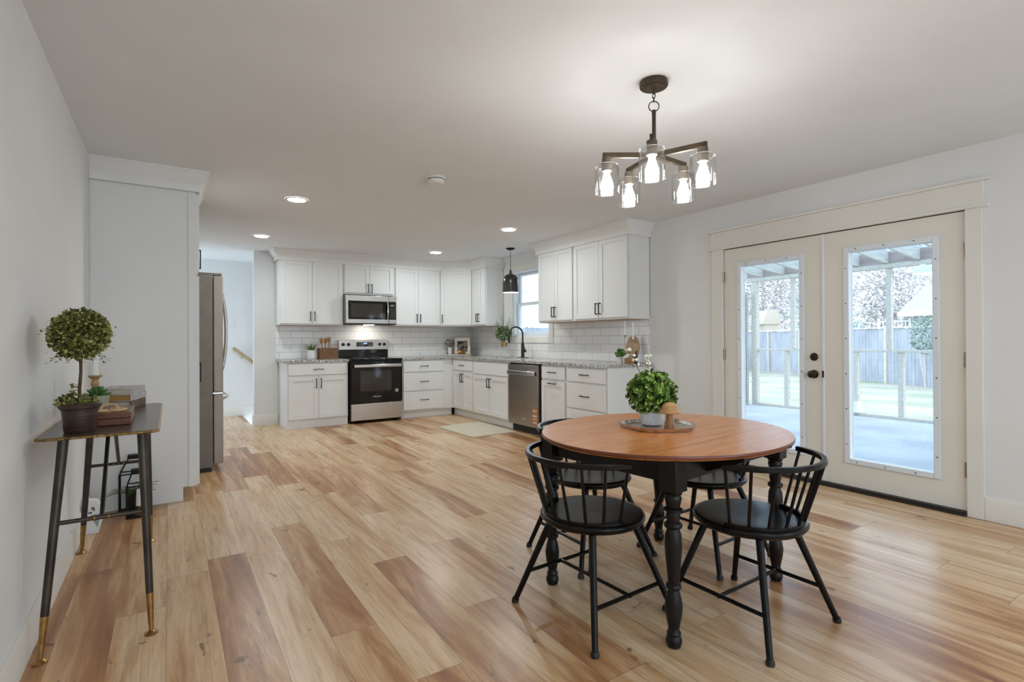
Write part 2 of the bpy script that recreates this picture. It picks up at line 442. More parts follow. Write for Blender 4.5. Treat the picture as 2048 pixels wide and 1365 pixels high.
def floormat():
    k = NT('plank floor')
    PW, PL = .182, 1.45
    tc = k.add('ShaderNodeTexCoord'); sp = k.add('ShaderNodeSeparateXYZ'); k.set(sp.inputs[0], tc.outputs['Object'])
    x, y = sp.outputs[0], sp.outputs[1]
    u = k.math('DIVIDE', k.math('ADD', x, 20.03), PW); row = k.math('FLOOR', u); fu = k.math('FRACT', u)
    wn = k.add('ShaderNodeTexWhiteNoise', noise_dimensions='1D'); k.set(wn.inputs['W'], row)
    v = k.math('DIVIDE', k.math('ADD', k.math('ADD', y, 30.0), k.math('MULTIPLY', wn.outputs[0], PL)), PL)
    col = k.math('FLOOR', v); fv = k.math('FRACT', v)
    cb = k.add('ShaderNodeCombineXYZ'); k.set(cb.inputs[0], row); k.set(cb.inputs[1], col)
    w2 = k.add('ShaderNodeTexWhiteNoise', noise_dimensions='2D'); k.set(w2.inputs['Vector'], cb.outputs[0])
    rnd = w2.outputs[0]
    # grain coords offset per plank
    gx = k.add('ShaderNodeCombineXYZ')
    k.set(gx.inputs[0], x); k.set(gx.inputs[1], k.math('MULTIPLY', y, .055)); k.set(gx.inputs[2], k.math('MULTIPLY', rnd, 37.0))
    g1 = k.noise(gx.outputs[0], 34, 5, .65, .5)
    gy = k.add('ShaderNodeCombineXYZ')
    k.set(gy.inputs[0], x); k.set(gy.inputs[1], k.math('MULTIPLY', y, .11)); k.set(gy.inputs[2], k.math('MULTIPLY', rnd, 91.0))
    g2 = k.noise(gy.outputs[0], 9.0, 5, .6, .7)
    g3 = k.noise(gx.outputs[0], 110, 3, .6)
    tone = k.math('ADD', k.math('MULTIPLY', k.math('POWER', rnd, 1.8), .30), k.math('MULTIPLY', g2, .88))
    c = k.ramp(tone, [(.26, S(228, 202, 168)), (.45, S(219, 188, 149)), (.57, S(206, 166, 121)), (.70, S(174, 124, 80)), (.86, S(132, 84, 50))])
    c = k.mix(k.ramp(g1, [(.50, (0, 0, 0, 1)), (.70, (.50, .50, .50, 1))]), c, S(138, 90, 54))
    c = k.mix(k.ramp(g3, [(.45, (0, 0, 0, 1)), (.75, (.30, .30, .30, 1))]), c, S(140, 98, 66))
    kx = k.add('ShaderNodeCombineXYZ')
    k.set(kx.inputs[0], k.math('MULTIPLY', x, 1.0)); k.set(kx.inputs[1], k.math('MULTIPLY', y, .55)); k.set(kx.inputs[2], k.math('MULTIPLY', rnd, 13.0))
    kn = k.noise(kx.outputs[0], 11.0, 3, .55, 1.0)
    c = k.mix(k.ramp(kn, [(.675, (0, 0, 0, 1)), (.74, (.85, .85, .85, 1))]), c, S(92, 58, 38))
    # gaps
    gap = k.math('MAXIMUM', k.math('GREATER_THAN', k.math('ABSOLUTE', k.math('SUBTRACT', fu, .5)), .4945), k.math('GREATER_THAN', k.math('ABSOLUTE', k.math('SUBTRACT', fv, .5)), .4990))
    c = k.mix(k.math('MULTIPLY', gap, .55), c, S(84, 56, 38))
    k.base(c)
    k.set(k.bsdf.inputs['Roughness'], k.math('ADD', .22, k.math('MULTIPLY', g1, .16)))
    k.bsdf.inputs['Specular IOR Level'].default_value = .5
    k.bump(k.math('SUBTRACT', g3, k.math('MULTIPLY', gap, 2.0)), .08, .002)
    return k.m
M['floor'] = floormat()

def tablemat():
    k = NT('maple table top'); v = k.coord((1.2, 8, 8))
    f = k.noise(v, 3.2, 6, .6, .5); g = k.noise(k.coord((6, 60, 60)), 3.0, 3, .6)
    c = k.ramp(f, [(.30, S(206, 142, 84)), (.55, S(194, 124, 66)), (.75, S(178, 107, 52))])
    c = k.mix(k.ramp(g, [(.5, (0, 0, 0, 1)), (.8, (.25, .25, .25, 1))]), c, S(140, 76, 34))
    k.base(c); k.bsdf.inputs['Roughness'].default_value = .22
    return k.m
M['maple'] = tablemat()
M['maple_edge'] = nmat('stained table edge', (.20, .045, .014, 1), (.15, .032, .010, 1), 4, .3, stretch=(1, 1, 8))

def marble():
    k = NT('marble pot'); v = k.coord((1, 1, .45))
    n = k.noise(v, 11, 5, .6, 2.2)
    k.base(k.ramp(n, [(.42, (.82, .82, .82, 1)), (.49, (.60, .61, .64, 1)), (.53, (.81, .81, .82, 1)), (.62, (.74, .75, .77, 1)), (.7, (.84, .84, .84, 1))]))
    k.bsdf.inputs['Roughness'].default_value = .4
    return k.m
M['marble'] = marble()

def basketmat():
    k = NT('woven seagrass'); v = k.coord((1, 1, 1))
    tc = k.add('ShaderNodeTexCoord'); sp = k.add('ShaderNodeSeparateXYZ'); k.set(sp.inputs[0], tc.outputs['Object'])
    cb = k.add('ShaderNodeCombineXYZ'); k.set(cb.inputs[0], k.math('ADD', sp.outputs[0], sp.outputs[1])); k.set(cb.inputs[1], sp.outputs[2])
    b = k.add('ShaderNodeTexBrick', offset=.5); k.set(b.inputs['Vector'], cb.outputs[0])
    for key, val in (('Scale', 1.0), ('Mortar Size', .0016), ('Mortar Smooth', .8), ('Brick Width', .0125), ('Row Height', .0085)): b.inputs[key].default_value = val
    b.inputs['Color1'].default_value = S(176, 134, 96); b.inputs['Color2'].default_value = S(132, 92, 62); b.inputs['Mortar'].default_value = S(58, 38, 24)
    k.base(b.outputs['Color']); k.bsdf.inputs['Roughness'].default_value = .8
    k.bump(k.math('SUBTRACT', 1.0, b.outputs['Fac']), .8, .004)
    return k.m
M['basket'] = basketmat()

# ------------------------------------------------------------------ room shell
XL, XR, YN, YB, ZC = -.451, 4.407, -2.6, 8.02, 2.44
XH, YH = .97, 9.28                       # end of the hall floor, hall back wall
struct('floor', MB().prism([(XL, YN), (XR, YN), (XR, YB), (.99, YB), (.99, YB+.12), (XH, YB+.12), (XH, YH), (XL, YH)], -.08, 0), M['floor'], smooth=False)
struct('ceiling', MB().box(XL-.15, XR+.15, YN-.15, YH+.15, ZC, ZC+.1), M['ceiling'], smooth=False)
def wall_with_holes(axis, a0, a1, lo, hi, z0, z1, holes):
    """axis 'x': slab between x=a0..a1 running along y; holes = [(lo, hi, z0, z1)]"""
    mb = MB(); cuts = sorted(holes); pos = lo
    def bx(p, q, za, zb):
        if q-p < 1e-4 or zb-za < 1e-4: return
        if axis == 'x': mb.box(a0, a1, p, q, za, zb)
        else: mb.box(p, q, a0, a1, za, zb)
    for (p, q, za, zb) in cuts:
        bx(pos, p, z0, z1); bx(p, q, z0, za); bx(p, q, zb, z1); pos = q
    bx(pos, hi, z0, z1)
    return mb
DY0, DY1, DZ = 1.235, 3.042, 2.028        # french door opening
WY0, WY1, WZ0, WZ1 = 5.750, 6.660, 1.218, 2.215
HW = (8.18, 9.24, .08, 2.32)  # unseen hall window, made larger to let more daylight in
struct('wall_left', wall_with_holes('x', XL-.12, XL, YN, YH+.12, 0, ZC, [HW]), M['wall'], smooth=False)
struct('wall_right', wall_with_holes('x', XR, XR+.14, YN, YB+.12, 0, ZC, [(DY0, DY1, 0, DZ), (WY0, WY1, WZ0, WZ1)]), M['wall'], smooth=False)
struct('wall_back', MB().box(.99, XR, YB, YB+.12, -1.2, ZC), M['wall'], smooth=False)
struct('wall_hall', MB().box(XL-.12, 2.6, YH, YH+.12, -1.2, ZC), M['wall'], smooth=False)
SW = (8.18, 9.24, -1.0, 2.36)  # unseen stairwell window, enlarged to brighten the hall
struct('wall_stairwell', wall_with_holes('x', 2.6, 2.72, YB+.12, YH+.12, -1.2, ZC, [SW]), M['wall'], smooth=False)
RW = [(-.2, 1.75, .12, 2.2), (2.25, 4.2, .12, 2.2)]  # unseen rear windows, added and enlarged for fill daylight
struct('wall_rear', wall_with_holes('y', YN-.12, YN, XL, XR, 0, ZC, RW), M['wall'], smooth=False)
struct('floor_stairwell', MB().box(XH, 2.6, YB+.12, YH, -1.25, -1.2), M['floor'], smooth=False)
BBP = [(0, 0), (.016, 0), (.016, .13), (.011, .142), (0, .145)]
def baseboard(name, path):
    prof = [(o, .145-h) for o, h in [(0, 0), (.016, 0), (.016, .128), (.010, .145), (0, .145)]]
    return struct(name, MB().sweep(path, prof, .145), M['trim'], bevel=0)
baseboard('baseboard_left', [(XL, YN+.001), (XL, 4.522)])
baseboard('baseboard_right', [(XR, 1.146), (XR, YN+.001)])
baseboard('baseboard_right.001', [(XR, 3.90), (XR, 3.158)])
baseboard('baseboard_back', [(.99, YB+.12), (.99, YB), (1.29, YB)])
baseboard('baseboard_hall', [(XL, YH), (2.59, YH)])
baseboard('baseboard_rear', [(XR-.02, YN), (XL+.02, YN)])

# french doors ----------------------------------------------------------------
mb = MB().box(XR-.022, XR, 1.148, DY0, 0, 2.022).box(XR-.022, XR, DY1, 3.155, 0, 2.022)
mb.box(XR-.022, XR, 1.139, 3.163, 2.042, 2.192).box(XR-.036, XR, 1.112, 3.19, 2.022, 2.042).box(XR-.042, XR, 1.106, 3.196, 2.192, 2.214)
struct('trim_1', mb, M['trim'], label='wide door casing with a tall header board', bevel=.002)
struct('trim_2', MB().box(XR-.045, XR+.14, DY0+.001, DY1-.001, .0005, .014).box(XR-.028, XR+.14, DY0+.001, DY1-.001, .014, .027), M['thresh'], label='dark door threshold')
struct('trim_7', MB().box(XR+.02, XR+.075, DY0+.001, DY1-.001, 2.0165, 2.0275).box(XR+.02, XR+.075, DY0+.0005, DY0+.0055, .03, 2.016).box(XR+.02, XR+.075, DY1-.0055, DY1-.0005, .03, 2.016), M['thresh'], label='dark weatherstrip in the door frame gap', smooth=False)
def leaf_door(name, y0, y1, g0, g1, hinge_y, label):
    zb, zt, gz0, gz1 = .030, 2.016, .242, 1.845
    x0, x1 = XR+.004, XR+.048
    mb = MB().box(x0, x1, y0, g0, zb, zt).box(x0, x1, g1, y1, zb, zt).box(x0, x1, g0, g1, zb, gz0).box(x0, x1, g0, g1, gz1, zt)
    d = struct(name, mb, M['door_paint'], smooth=False)
    d['label'] = label
    build('glass_pane', MB().box(XR+.022, XR+.026, g0, g1, gz0, gz1), M['pane'], d, smooth=False)
    fr = MB()
    a = .036
    for s_, e in ((-1, x0), (1, x1)):
        q0, q1 = (e-.013, e) if s_ < 0 else (e, e+.013)
        fr.box(q0, q1, g0-a, g0+.004, gz0-a, gz1+a).box(q0, q1, g1-.004, g1+a, gz0-a, gz1+a).box(q0, q1, g0+.004, g1-.004, gz0-a, gz0+.004).box(q0, q1, g0+.004, g1-.004, gz1-.004, gz1+a)
    f = build('lite_frame', fr, M['lite'], d, bevel=.004)
    zs = [gz0-.016+(gz1-gz0+.032)*k/6 for k in range(7)]
    for yy in (g0-.018, g1+.018):
        for zz in zs[:-1]:
            build('screw', MB().tube([(x0-.0135, yy, zz+.13), (x0-.0165, yy, zz+.13)], .0042, 8), M['hwbronze'], f)
    for zz in (gz0-.018, gz1+.018):
        for t in (.2, .55, .9):
            build('screw', MB().tube([(x0-.0135, g0+(g1-g0)*t, zz), (x0-.0165, g0+(g1-g0)*t, zz)], .0042, 8), M['hwbronze'], f)
    for zz in (.30, 1.03, 1.76):
        build('hinge', MB().tube([(XR-.006, hinge_y, zz-.05), (XR-.006, hinge_y, zz+.05)], .0085, 10).box(XR-.004, XR+.003, hinge_y-.012, hinge_y+.012, zz-.048, zz+.048), M['hinge'], d)
    return d
d1 = leaf_door('door_1', DY0+.006, 2.134, 1.414, 1.950, DY0+.004, 'right leaf of the white glazed french doors')
d2 = leaf_door('door_2', 2.152, DY1-.006, 2.325, 2.861, DY1-.004, 'left leaf of the white glazed french doors with dark knob')
build('astragal', MB().box(XR-.006, XR+.05, 2.132, 2.150, .03, 2.016), M['lite'], d2, bevel=.003)
for nm, zz, pr in (('deadbolt', 1.026, [(.031, 0), (.033, .006), (.028, .012), (.019, .016), (.017, .026), (.004, .028)]),
                   ('door_knob', .885, [(.034, 0), (.034, .007), (.020, .012), (.013, .022), (.013, .034), (.026, .042), (.030, .054), (.026, .064), (.012, .070)])):
    mb = MB().lathe(pr, (0, 0, 0), 24)
    mb.v = [(-z, x, y) for x, y, z in mb.v]
    o = build(nm, mb, M['hwbronze'], d2); o.location = (XR+.004, 2.213, zz)
build('strike', MB().box(XR-.0068, XR-.0062, 2.134, 2.149, .86, .915), M['hwbronze'], d2, smooth=False)

# kitchen window ----------------------------------------------------------------
mb = MB()
for (p, q, za, zb) in ((WY0-.09, WY0, WZ0, WZ1), (WY1, WY1+.09, WZ0, WZ1), (WY0-.09, WY1+.09, WZ0-.088, WZ0), (WY0-.09, WY1+.09, WZ1, WZ1+.075)):
    mb.box(XR-.02, XR, p, q, za, zb)
w1 = struct('window_1', mb, M['trim'], bevel=.002, label='white kitchen window over the sink')
jb = MB().box(XR, XR+.135, WY0, WY0+.03, WZ0, WZ1).box(XR, XR+.135, WY1-.03, WY1, WZ0, WZ1).box(XR, XR+.135, WY0+.03, WY1-.03, WZ0, WZ0+.03).box(XR, XR+.135, WY0+.03, WY1-.03, WZ1-.03, WZ1)
build('window_frame', jb, M['lite'], w1, smooth=False)
def sash(x, z0, z1, name):
    y0, y1 = WY0+.031, WY1-.031
    mb = MB().box(x, x+.03, y0, y0+.04, z0, z1).box(x, x+.03, y1-.04, y1, z0, z1).box(x, x+.03, y0+.04, y1-.04, z0, z0+.045).box(x, x+.03, y0+.04, y1-.04, z1-.04, z1)
    s_ = build(name, mb, M['lite'], w1, bevel=.003)
    build('glass_pane', MB().box(x+.013, x+.017, y0+.04, y1-.04, z0+.045, z1-.04), M['pane'], s_, smooth=False)
sash(XR+.055, WZ0+.031, 1.735, 'lower_sash'); sash(XR+.088, 1.695, WZ1-.031, 'upper_sash')
def plain_window(name, axis, c0, c1, lo, hi, z0, z1):
    mb = MB(); gl = MB(); a = .05
    def bx(m, p, q, r, s_, za, zb):
        if axis == 'x': m.box(r, s_, p, q, za, zb)
        else: m.box(p, q, r, s_, za, zb)
    bx(mb, lo, lo+a, c0, c1, z0, z1); bx(mb, hi-a, hi, c0, c1, z0, z1); bx(mb, lo+a, hi-a, c0, c1, z0, z0+a); bx(mb, lo+a, hi-a, c0, c1, z1-a, z1)
    zm = (z0+z1)/2
    bx(mb, lo+a, hi-a, c0, c1, zm-.025, zm+.025)
    w = struct(name, mb, M['lite'], smooth=False)
    m_ = (c0+c1)/2
    bx(gl, lo+a, hi-a, m_-.002, m_+.002, z0+a, zm-.025); bx(gl, lo+a, hi-a, m_-.002, m_+.002, zm+.025, z1-a)
    build('glass_pane', gl, M['pane'], w, smooth=False)
plain_window('window_2', 'x', XL-.09, XL-.03, *HW)
plain_window('window_5', 'x', 2.63, 2.69, *SW)
for k, r in enumerate(RW): plain_window('window_%d' % (3+k), 'y', YN-.09, YN-.03, *r)

# backsplash tile
def local_struct(name, mb, m, loc, rz, **kw):
    o = struct(name, mb, m, **kw); o.location = loc; o.rotation_euler = (0, 0, rz); return o
ZB = 1.397                                # underside of the wall cabinets
local_struct('backsplash_back', MB().box(1.262, XR-.0005, -.008, 0, 0, ZB-.915+.012), M['tile'], (0, YB, .915), 0, smooth=False, label='white subway tile behind the range')
mb = MB(); L = YB-3.95
y2l = lambda y: YB-y
H_ = ZB-.915+.012
ww0, ww1, wz0 = y2l(WY1+.091), y2l(WY0-.091), WZ0-.089-.915
mb.box(.009, ww0, -.008, 0, 0, H_).box(ww0, ww1, -.008, 0, 0, wz0).box(ww1, L, -.008, 0, 0, H_)
local_struct('backsplash_right', mb, M['tile'], (XR, YB, .915), R(-90), smooth=False, label='white subway tile around the sink window')

# crown mouldings
CP = [(0, 0), (.078, 0), (.078, .014), (.066, .024), (.058, .045), (.036, .072), (.022, .092), (.016, .105), (.016, .148), (0, .148)]
YU, XU = 7.712, 4.072                     # faces of the wall cabinets
struct('trim_3', MB().sweep([(1.252, YB-.001), (1.252, YU), (3.69, YU), (XU, 7.385), (XU, 6.935), (XR-.001, 6.935)], [(o+.002, d) for o, d in CP], ZC-.0005), M['cab'], label='crown moulding over the back wall cabinets')
struct('trim_4', MB().sweep([(XR-.001, 5.578), (XU, 5.578), (XU, 3.948), (XR-.001, 3.948)], [(o+.002, d) for o, d in CP], ZC-.0005), M['cab'], label='crown moulding over the cabinets beside the window')
struct('trim_5', MB().sweep([(XR, 6.85), (XR, 5.662)], CP, ZC-.0005), M['cab'], label='crown moulding above the sink window')

# ------------------------------------------------------------------ cabinets
def shaker(x0, x1, z0, z1, rail=.056, t=.02):
    mb = MB()
    mb.box(x0, x0+rail, -t, -.001, z0, z1).box(x1-rail, x1, -t, -.001, z0, z1)
    mb.box(x0+rail, x1-rail, -t, -.001, z0, z0+rail).box(x0+rail, x1-rail, -t, -.001, z1-rail, z1)
    mb.box(x0+rail, x1-rail, -t+.010, -.001, z0+rail, z1-rail)
    return mb
def pull(kind, x, z, L=.13, y=-.02):
    mb = MB(); b = .0045
    if kind == 'v':
        mb.box(x-b, x+b, y-.034, y-.025, z-L/2, z+L/2)
        for zz in (z-L/2+.006, z+L/2-.006): mb.box(x-b, x+b, y-.0255, y+.0005, zz-.0055, zz+.0055)
    else:
        mb.box(x-L/2, x+L/2, y-.034, y-.025, z-b, z+b)
        for xx in (x-L/2+.006, x+L/2-.006): mb.box(xx-.0055, xx+.0055, y-.0255, y+.0005, z-b, z+b)
    return mb
def cabinet(label, loc, rz, w, d, z0, z1, fronts, base=False, group=None, toe=.06, under=False, name=None, ext=0.0):
    t = thing(name or ('base_cabinet' if base else 'wall_cabinet'), label, 'cabinet', loc, rz, group)
    body = MB()
    body.box(0, w, 0, d, z0, z1)
    build('carcass', body, M['cab'], t, smooth=False)
    if base: build('toe_kick', MB().box(-ext, w, toe, d, 0.001, z0-.0005), M['cab'], t, smooth=False)
    if under: build('underside', MB().box(.016, w-.016, .016, d-.01, z0-.004, z0-.0003), M['under'], t, smooth=False)
    for f in fronts:
        k, x0, x1, za, zb = f[:5]
        if k == 'door': o = build('door', shaker(x0, x1, za, zb), M['cab'], t, smooth=False)
        else: o = build('drawer' if k == 'drawer' else 'false_front', MB().box(x0, x1, -.02, -.001, za, zb), M['cab'], t, bevel=.004)
        if len(f) > 5 and f[5]: build('handle', pull(*f[5]), M['black'], o, smooth=False)
    return t
GB, GW = 'white base cabinets', 'white shaker wall cabinets'
YF, XF = 7.405, 3.745                     # faces of the base cabinets
BD, BR = YB-.009-YF, XR-.009-XF
# back run, left of range
w = .80
cabinet('white base cabinet with one drawer over two doors left of the range', (1.302, YF, 0), 0, w, BD, .112, .882,
        [('drawer', .018, w-.018, .715, .862, ('h', w/2, .79)), ('door', .018, w/2-.002, .128, .694, ('v', w/2-.032, .60)), ('door', w/2+.002, w-.018, .128, .694, ('v', w/2+.032, .60))], True, GB, toe=.012)
# right of range: three drawers
x0 = 2.905; w = .839
cabinet('white three-drawer base cabinet between the range and the inside corner', (x0, YF, 0), 0, w, BD, .112, .882,
        [('drawer', .012, .672, .700, .862, ('h', .345, .785)), ('drawer', .012, .672, .415, .680, ('h', .345, .55)), ('drawer', .012, .672, .128, .395, ('h', .345, .275))], True, GB, toe=.05)
# right run (local x runs toward the camera)
def rrun(y_start): return (XF, y_start, 0)
def dy(y): return y
w = .68
cabinet('narrow white base cabinet in the corner under the framed picture', rrun(7.405), R(-90), w, BR, .112, .882,
        [('drawer', .05, w-.01, .715, .862, ('h', .345, .79)), ('door', .05, w/2+.018, .128, .694, ('v', w/2-.012, .60)), ('door', w/2+.022, w-.01, .128, .694, ('v', w/2+.05, .60))], True, GB, toe=.05, ext=.0495)
w = .955
cabinet('white sink base cabinet with plain panel over two doors', rrun(6.722), R(-90), w, BR, .112, .882,
        [('panel', .012, w-.012, .690, .862, None), ('door', .012, w/2-.002, .128, .672, ('v', w/2-.032, .575)), ('door', w/2+.002, w-.012, .128, .672, ('v', w/2+.032, .575))], True, GB, toe=.05)
w = .46
cabinet('narrow white cabinet with drawer and pull-out door right of the dishwasher', rrun(5.045), R(-90), w, BR, .112, .882,
        [('drawer', .012, w-.012, .715, .862, ('h', w/2, .795)), ('door', .012, w-.012, .128, .694, ('h', w/2, .666))], True, GB, toe=.05)
w = .66
cabinet('white three-drawer base cabinet at the open end of the counter', rrun(4.582), R(-90), w, BR, .112, .882,
        [('drawer', .016, w-.024, .715, .862, ('h', w/2, .795)), ('drawer', .016, w-.024, .425, .694, ('h', w/2, .565)), ('drawer', .016, w-.024, .128, .405, ('h', w/2, .27))], True, GB, toe=.05)

# wall cabinets
ZT = 2.311
UD = YB-.001-YU-.02
def wallcab(label, x0, w, z0, nd, hz=None):
    za, zb = z0+.022, ZT-.012
    hz = hz or (za+.105)
    fr = []
    if nd == 2:
        fr = [('door', .016, w/2-.002, za, zb, ('v', w/2-.028, hz)), ('door', w/2+.002, w-.016, za, zb, ('v', w/2+.028, hz))]
    return (label, w, z0, fr)
def place_back(x0, spec):
    label, w, z0, fr = spec
    return cabinet(label, (x0, YU+.02, 0), 0, w, YB-.009-(YU+.02), z0, ZT-.001, fr, False, GW, under=True)
def place_right(y0, spec):
    label, w, z0, fr = spec
    return cabinet(label, (XU+.02, y0, 0), R(-90), w, XR-.009-(XU+.02), z0, ZT-.001, fr, False, GW, under=True)
place_back(1.26, wallcab('tall two-door white wall cabinet left of the microwave', 1.26, .872, ZB, 2))
place_back(2.135, wallcab('short two-door white wall cabinet above the microwave', 2.135, .772, 1.862, 2, 1.955))
place_back(2.91, wallcab('two-door white wall cabinet right of the microwave', 2.91, .776, ZB, 2))
# diagonal corner cabinet
t = thing('wall_cabinet', 'diagonal corner white wall cabinet with a single door', 'cabinet', (3.69, YU+.02, 0), 0, GW)
ex, ey = XU+.02-3.69, 7.385-(YU+.02)
build('carcass', MB().prism([(0, 0), (ex, ey), (XR-.009-3.69, ey), (XR-.009-3.69, YB-.009-YU-.02), (0, YB-.009-YU-.02)], ZB, ZT-.001), M['cab'], t, smooth=False)
ang = math.atan2(ey, ex); Ld = math.hypot(ex, ey)
dm = shaker(.012, Ld-.012, ZB+.022, ZT-.012)
o = build('door', dm, M['cab'], t, smooth=False); o.rotation_euler = (0, 0, ang)
build('handle', pull('v', .045, ZB+.127), M['black'], o, smooth=False)
place_right(7.382, wallcab('two-door white wall cabinet on the window wall beside the pendant', 0, .445, ZB, 2))
place_right(5.575, wallcab('two-door white wall cabinet nearest the sink window on its right', 0, .715, ZB, 2))
place_right(4.857, wallcab('wide two-door white wall cabinet nearest the french doors', 0, .905, ZB, 2))

# countertops
YC, XC = YF-.028, XF-.03
tag(build('countertop', MB().box(1.268, 2.115, YC, YB-.0085, .8825, .9145), M['granite'], bevel=.003), 'short speckled granite countertop left of the range', 'countertop', 'granite countertops')
sy0, sy1, sx0, sx1 = 5.90, 6.62, 3.84, 4.25
mb = MB().box(2.893, XR-.0085, YC, YB-.0085, .8825, .9145)
mb.box(XC, XR-.0085, sy1, YC, .8825, .9145).box(XC, XR-.0085, 3.905, sy0, .8825, .9145).box(XC, sx0, sy0, sy1, .8825, .9145).box(sx1, XR-.0085, sy0, sy1, .8825, .9145)
tag(build('countertop', mb, M['granite'], smooth=False), 'long l-shaped speckled granite countertop running under the window', 'countertop', 'granite countertops')
# sink
t = thing('kitchen_sink', 'undermount steel sink below the window', 'sink', ((sx0+sx1)/2, (sy0+sy1)/2, .66))
hx, hy = (sx1-sx0)/2+.012, (sy1-sy0)/2+.012
mb = MB().box(-hx, hx, -hy, hy, 0, .006).box(-hx, -hx+.006, -hy, hy, .006, .2215).box(hx-.006, hx, -hy, hy, .006, .2215).box(-hx+.006, hx-.006, -hy, -hy+.006, .006, .2215).box(-hx+.006, hx-.006, hy-.006, hy, .006, .2215)
build('basin', mb, M['sinksteel'], t, bevel=.004)
build('drain', MB().lathe([(.045, .0065), (.045, .010), (.03, .0105), (.028, .008)], (0, 0, 0), 20), M['brightsteel'], t)
# faucet (spout faces -x, over the sink)
fx, fy = 4.275, 6.225
t = thing('kitchen_faucet', 'dark bronze gooseneck faucet in front of the window', 'faucet', (fx, fy, .915))
build('base_plate', MB().box(-.028, .028, -.125, .125, 0, .008), M['hwbronze'], t, bevel=.003)
build('body', MB().lathe([(.027, .008), (.027, .02), (.024, .03), (.024, .21), (.018, .218), (.015, .225)], (0, 0, 0), 18), M['hwbronze'], t)
pts = [(0, 0, .22), (0, 0, .34)] + [(-.105*(1-math.cos(a))*1.05, .105*(1-math.cos(a))*.1, .34+.105*math.sin(a)) for a in [math.pi*k/14 for k in range(1, 14)]]
ex_, ey_ = -.2205, .021
pts += [(ex_, ey_, .34), (ex_, ey_, .30)]
build('spout', MB().tube(pts, .0125, 12), M['hwbronze'], t)
build('spray_head', MB().tube([(ex_, ey_, .302), (ex_, ey_, .285), (ex_, ey_, .22)], .017, 14, radii=[.0135, .017, .0165]), M['hwbronze'], t)
build('lever', MB().tube([(0, -.02, .10), (0, -.066, .10)], .019, 14).tube([(0, -.056, .112), (-.006, -.062, .150)], .006, 8), M['hwbronze'], t)

# dishwasher
t = thing('dishwasher', 'stainless steel dishwasher under the counter between white cabinets', 'dishwasher', (XF, 5.755, 0), R(-90))
w = .685
build('tub', MB().box(.006, w-.006, .012, .60, .11, .878), M['rubber'], t, smooth=False)
build('front_panel', MB().box(.010, w-.022, -.028, .011, .100, .862), M['dwsteel'], t, bevel=.004)
build('bar_handle', MB().box(.016, w-.07, -.058, -.040, .735, .785).box(.05, .07, -.041, -.027, .75, .77).box(w-.12, w-.10, -.041, -.027, .75, .77), M['brightsteel'], t, bevel=.006)
build('kick_plate', MB().box(.006, w-.006, .05, .06, .002, .099), M['rubber'], t, smooth=False)
lab = build('sticker', MB().box(w-.135, w-.045, -.0292, -.0282, .14, .335), M['sticker_o'], t, smooth=False)
lab['label'] = 'orange and white paper energy sticker'
build('sticker_text', MB().box(w-.13, w-.05, -.0300, -.0293, .30, .315).box(w-.13, w-.05, -.03, -.0293, .235, .255).box(w-.13, w-.05, -.03, -.0293, .205, .213).box(w-.13, w-.05, -.03, -.0293, .155, .175), M['sticker_w'], lab, smooth=False)
text_part('logo', 'Whirlpool', .022, M['logo'], t, (.36, -.0285, .185), (R(90), 0, 0))

# range -----------------------------------------------------------------
t = thing('kitchen_range', 'stainless steel and black glass electric range', 'stove', (2.125, 7.345, 0))
w = .757; D = YB-.012-7.345
build('body', MB().box(0, w, .03, D, .035, .898), M['rubber'], t, smooth=False)
for q in (.05, w-.05):
    for e in (.08, D-.08): build('foot', MB().tube([(q, e, 0), (q, e, .036)], .016, 10), M['rubber'], t)
build('storage_drawer', MB().box(.003, w-.003, -.012, .029, .045, .283), M['steel'], t, bevel=.006)
dr = build('oven_door', MB().box(.003, w-.003, -.015, .029, .292, .862), M['blackglass'], t, bevel=.004)
build('window', MB().box(.13, .585, -.0162, -.0152, .455, .745), M['ovenwin'], dr, smooth=False)
build('bar_handle', MB().box(.035, w-.03, -.064, -.044, .795, .838).box(.06, .09, -.045, -.0145, .805, .828).box(w-.09, w-.06, -.045, -.0145, .805, .828), M['steelh'], dr, bevel=.008)
text_part('logo', 'Whirlpool', .028, M['logo'], dr, (.37, -.0156, .375), (R(90), 0, 0))
stk = build('sticker', MB().box(.645, .687, -.0162, -.0153, .427, .470), M['sticker_w'], dr, smooth=False)
stk['label'] = 'small white square label'
build('sticker_mark', MB().box(.652, .680, -.0167, -.0163, .434, .440).box(.652, .658, -.0167, -.0163, .440, .462).box(.658, .680, -.0167, -.0163, .457, .463).box(.668, .674, -.0167, -.0163, .445, .452), M['rubber'], stk, smooth=False)
build('cooktop', MB().box(-.004, w+.004, -.018, D-.06, .899, .918), M['blackglass'], t, bevel=.006)
for (bx_, by_, br_) in ((.2, .17, .10), (.56, .17, .115), (.2, .44, .08), (.56, .44, .08)):
    build('burner_ring', MB().tube([(bx_+br_*math.cos(a), by_+br_*math.sin(a), .9184) for a in [2*math.pi*k/40 for k in range(40)]], .0012, 4, closed=True), M['fside'], t)
bgd = MB().xprism([(D-.075, .919), (D-.001, .919), (D-.001, 1.19), (D-.05, 1.19), (D-.058, 1.045), (D-.075, 1.03)], 0, w)
cp = build('control_panel', MB().xprism([(D-.064, 1.038), (D-.001, 1.038), (D-.001, 1.192), (D-.052, 1.192)], 0, w), M['steelh'], t, bevel=.003)
build('backguard', MB().box(0, w, D-.062, D-.001, .919, 1.037), M['blackglass'], t, smooth=False)
for kx in (.065, .145, .625, .700):
    mb = MB().lathe([(.024, 0), (.024, .006), (.019, .010), (.019, .028), (.016, .031)], (0, 0, 0), 20).box(-.003, .003, -.018, .018, .031, .036)
    mb.v = [(x, -z, y) for x, y, z in mb.v]
    o = build('knob', mb, M['rubber'], cp); o.location = (kx, D-.061, 1.118)
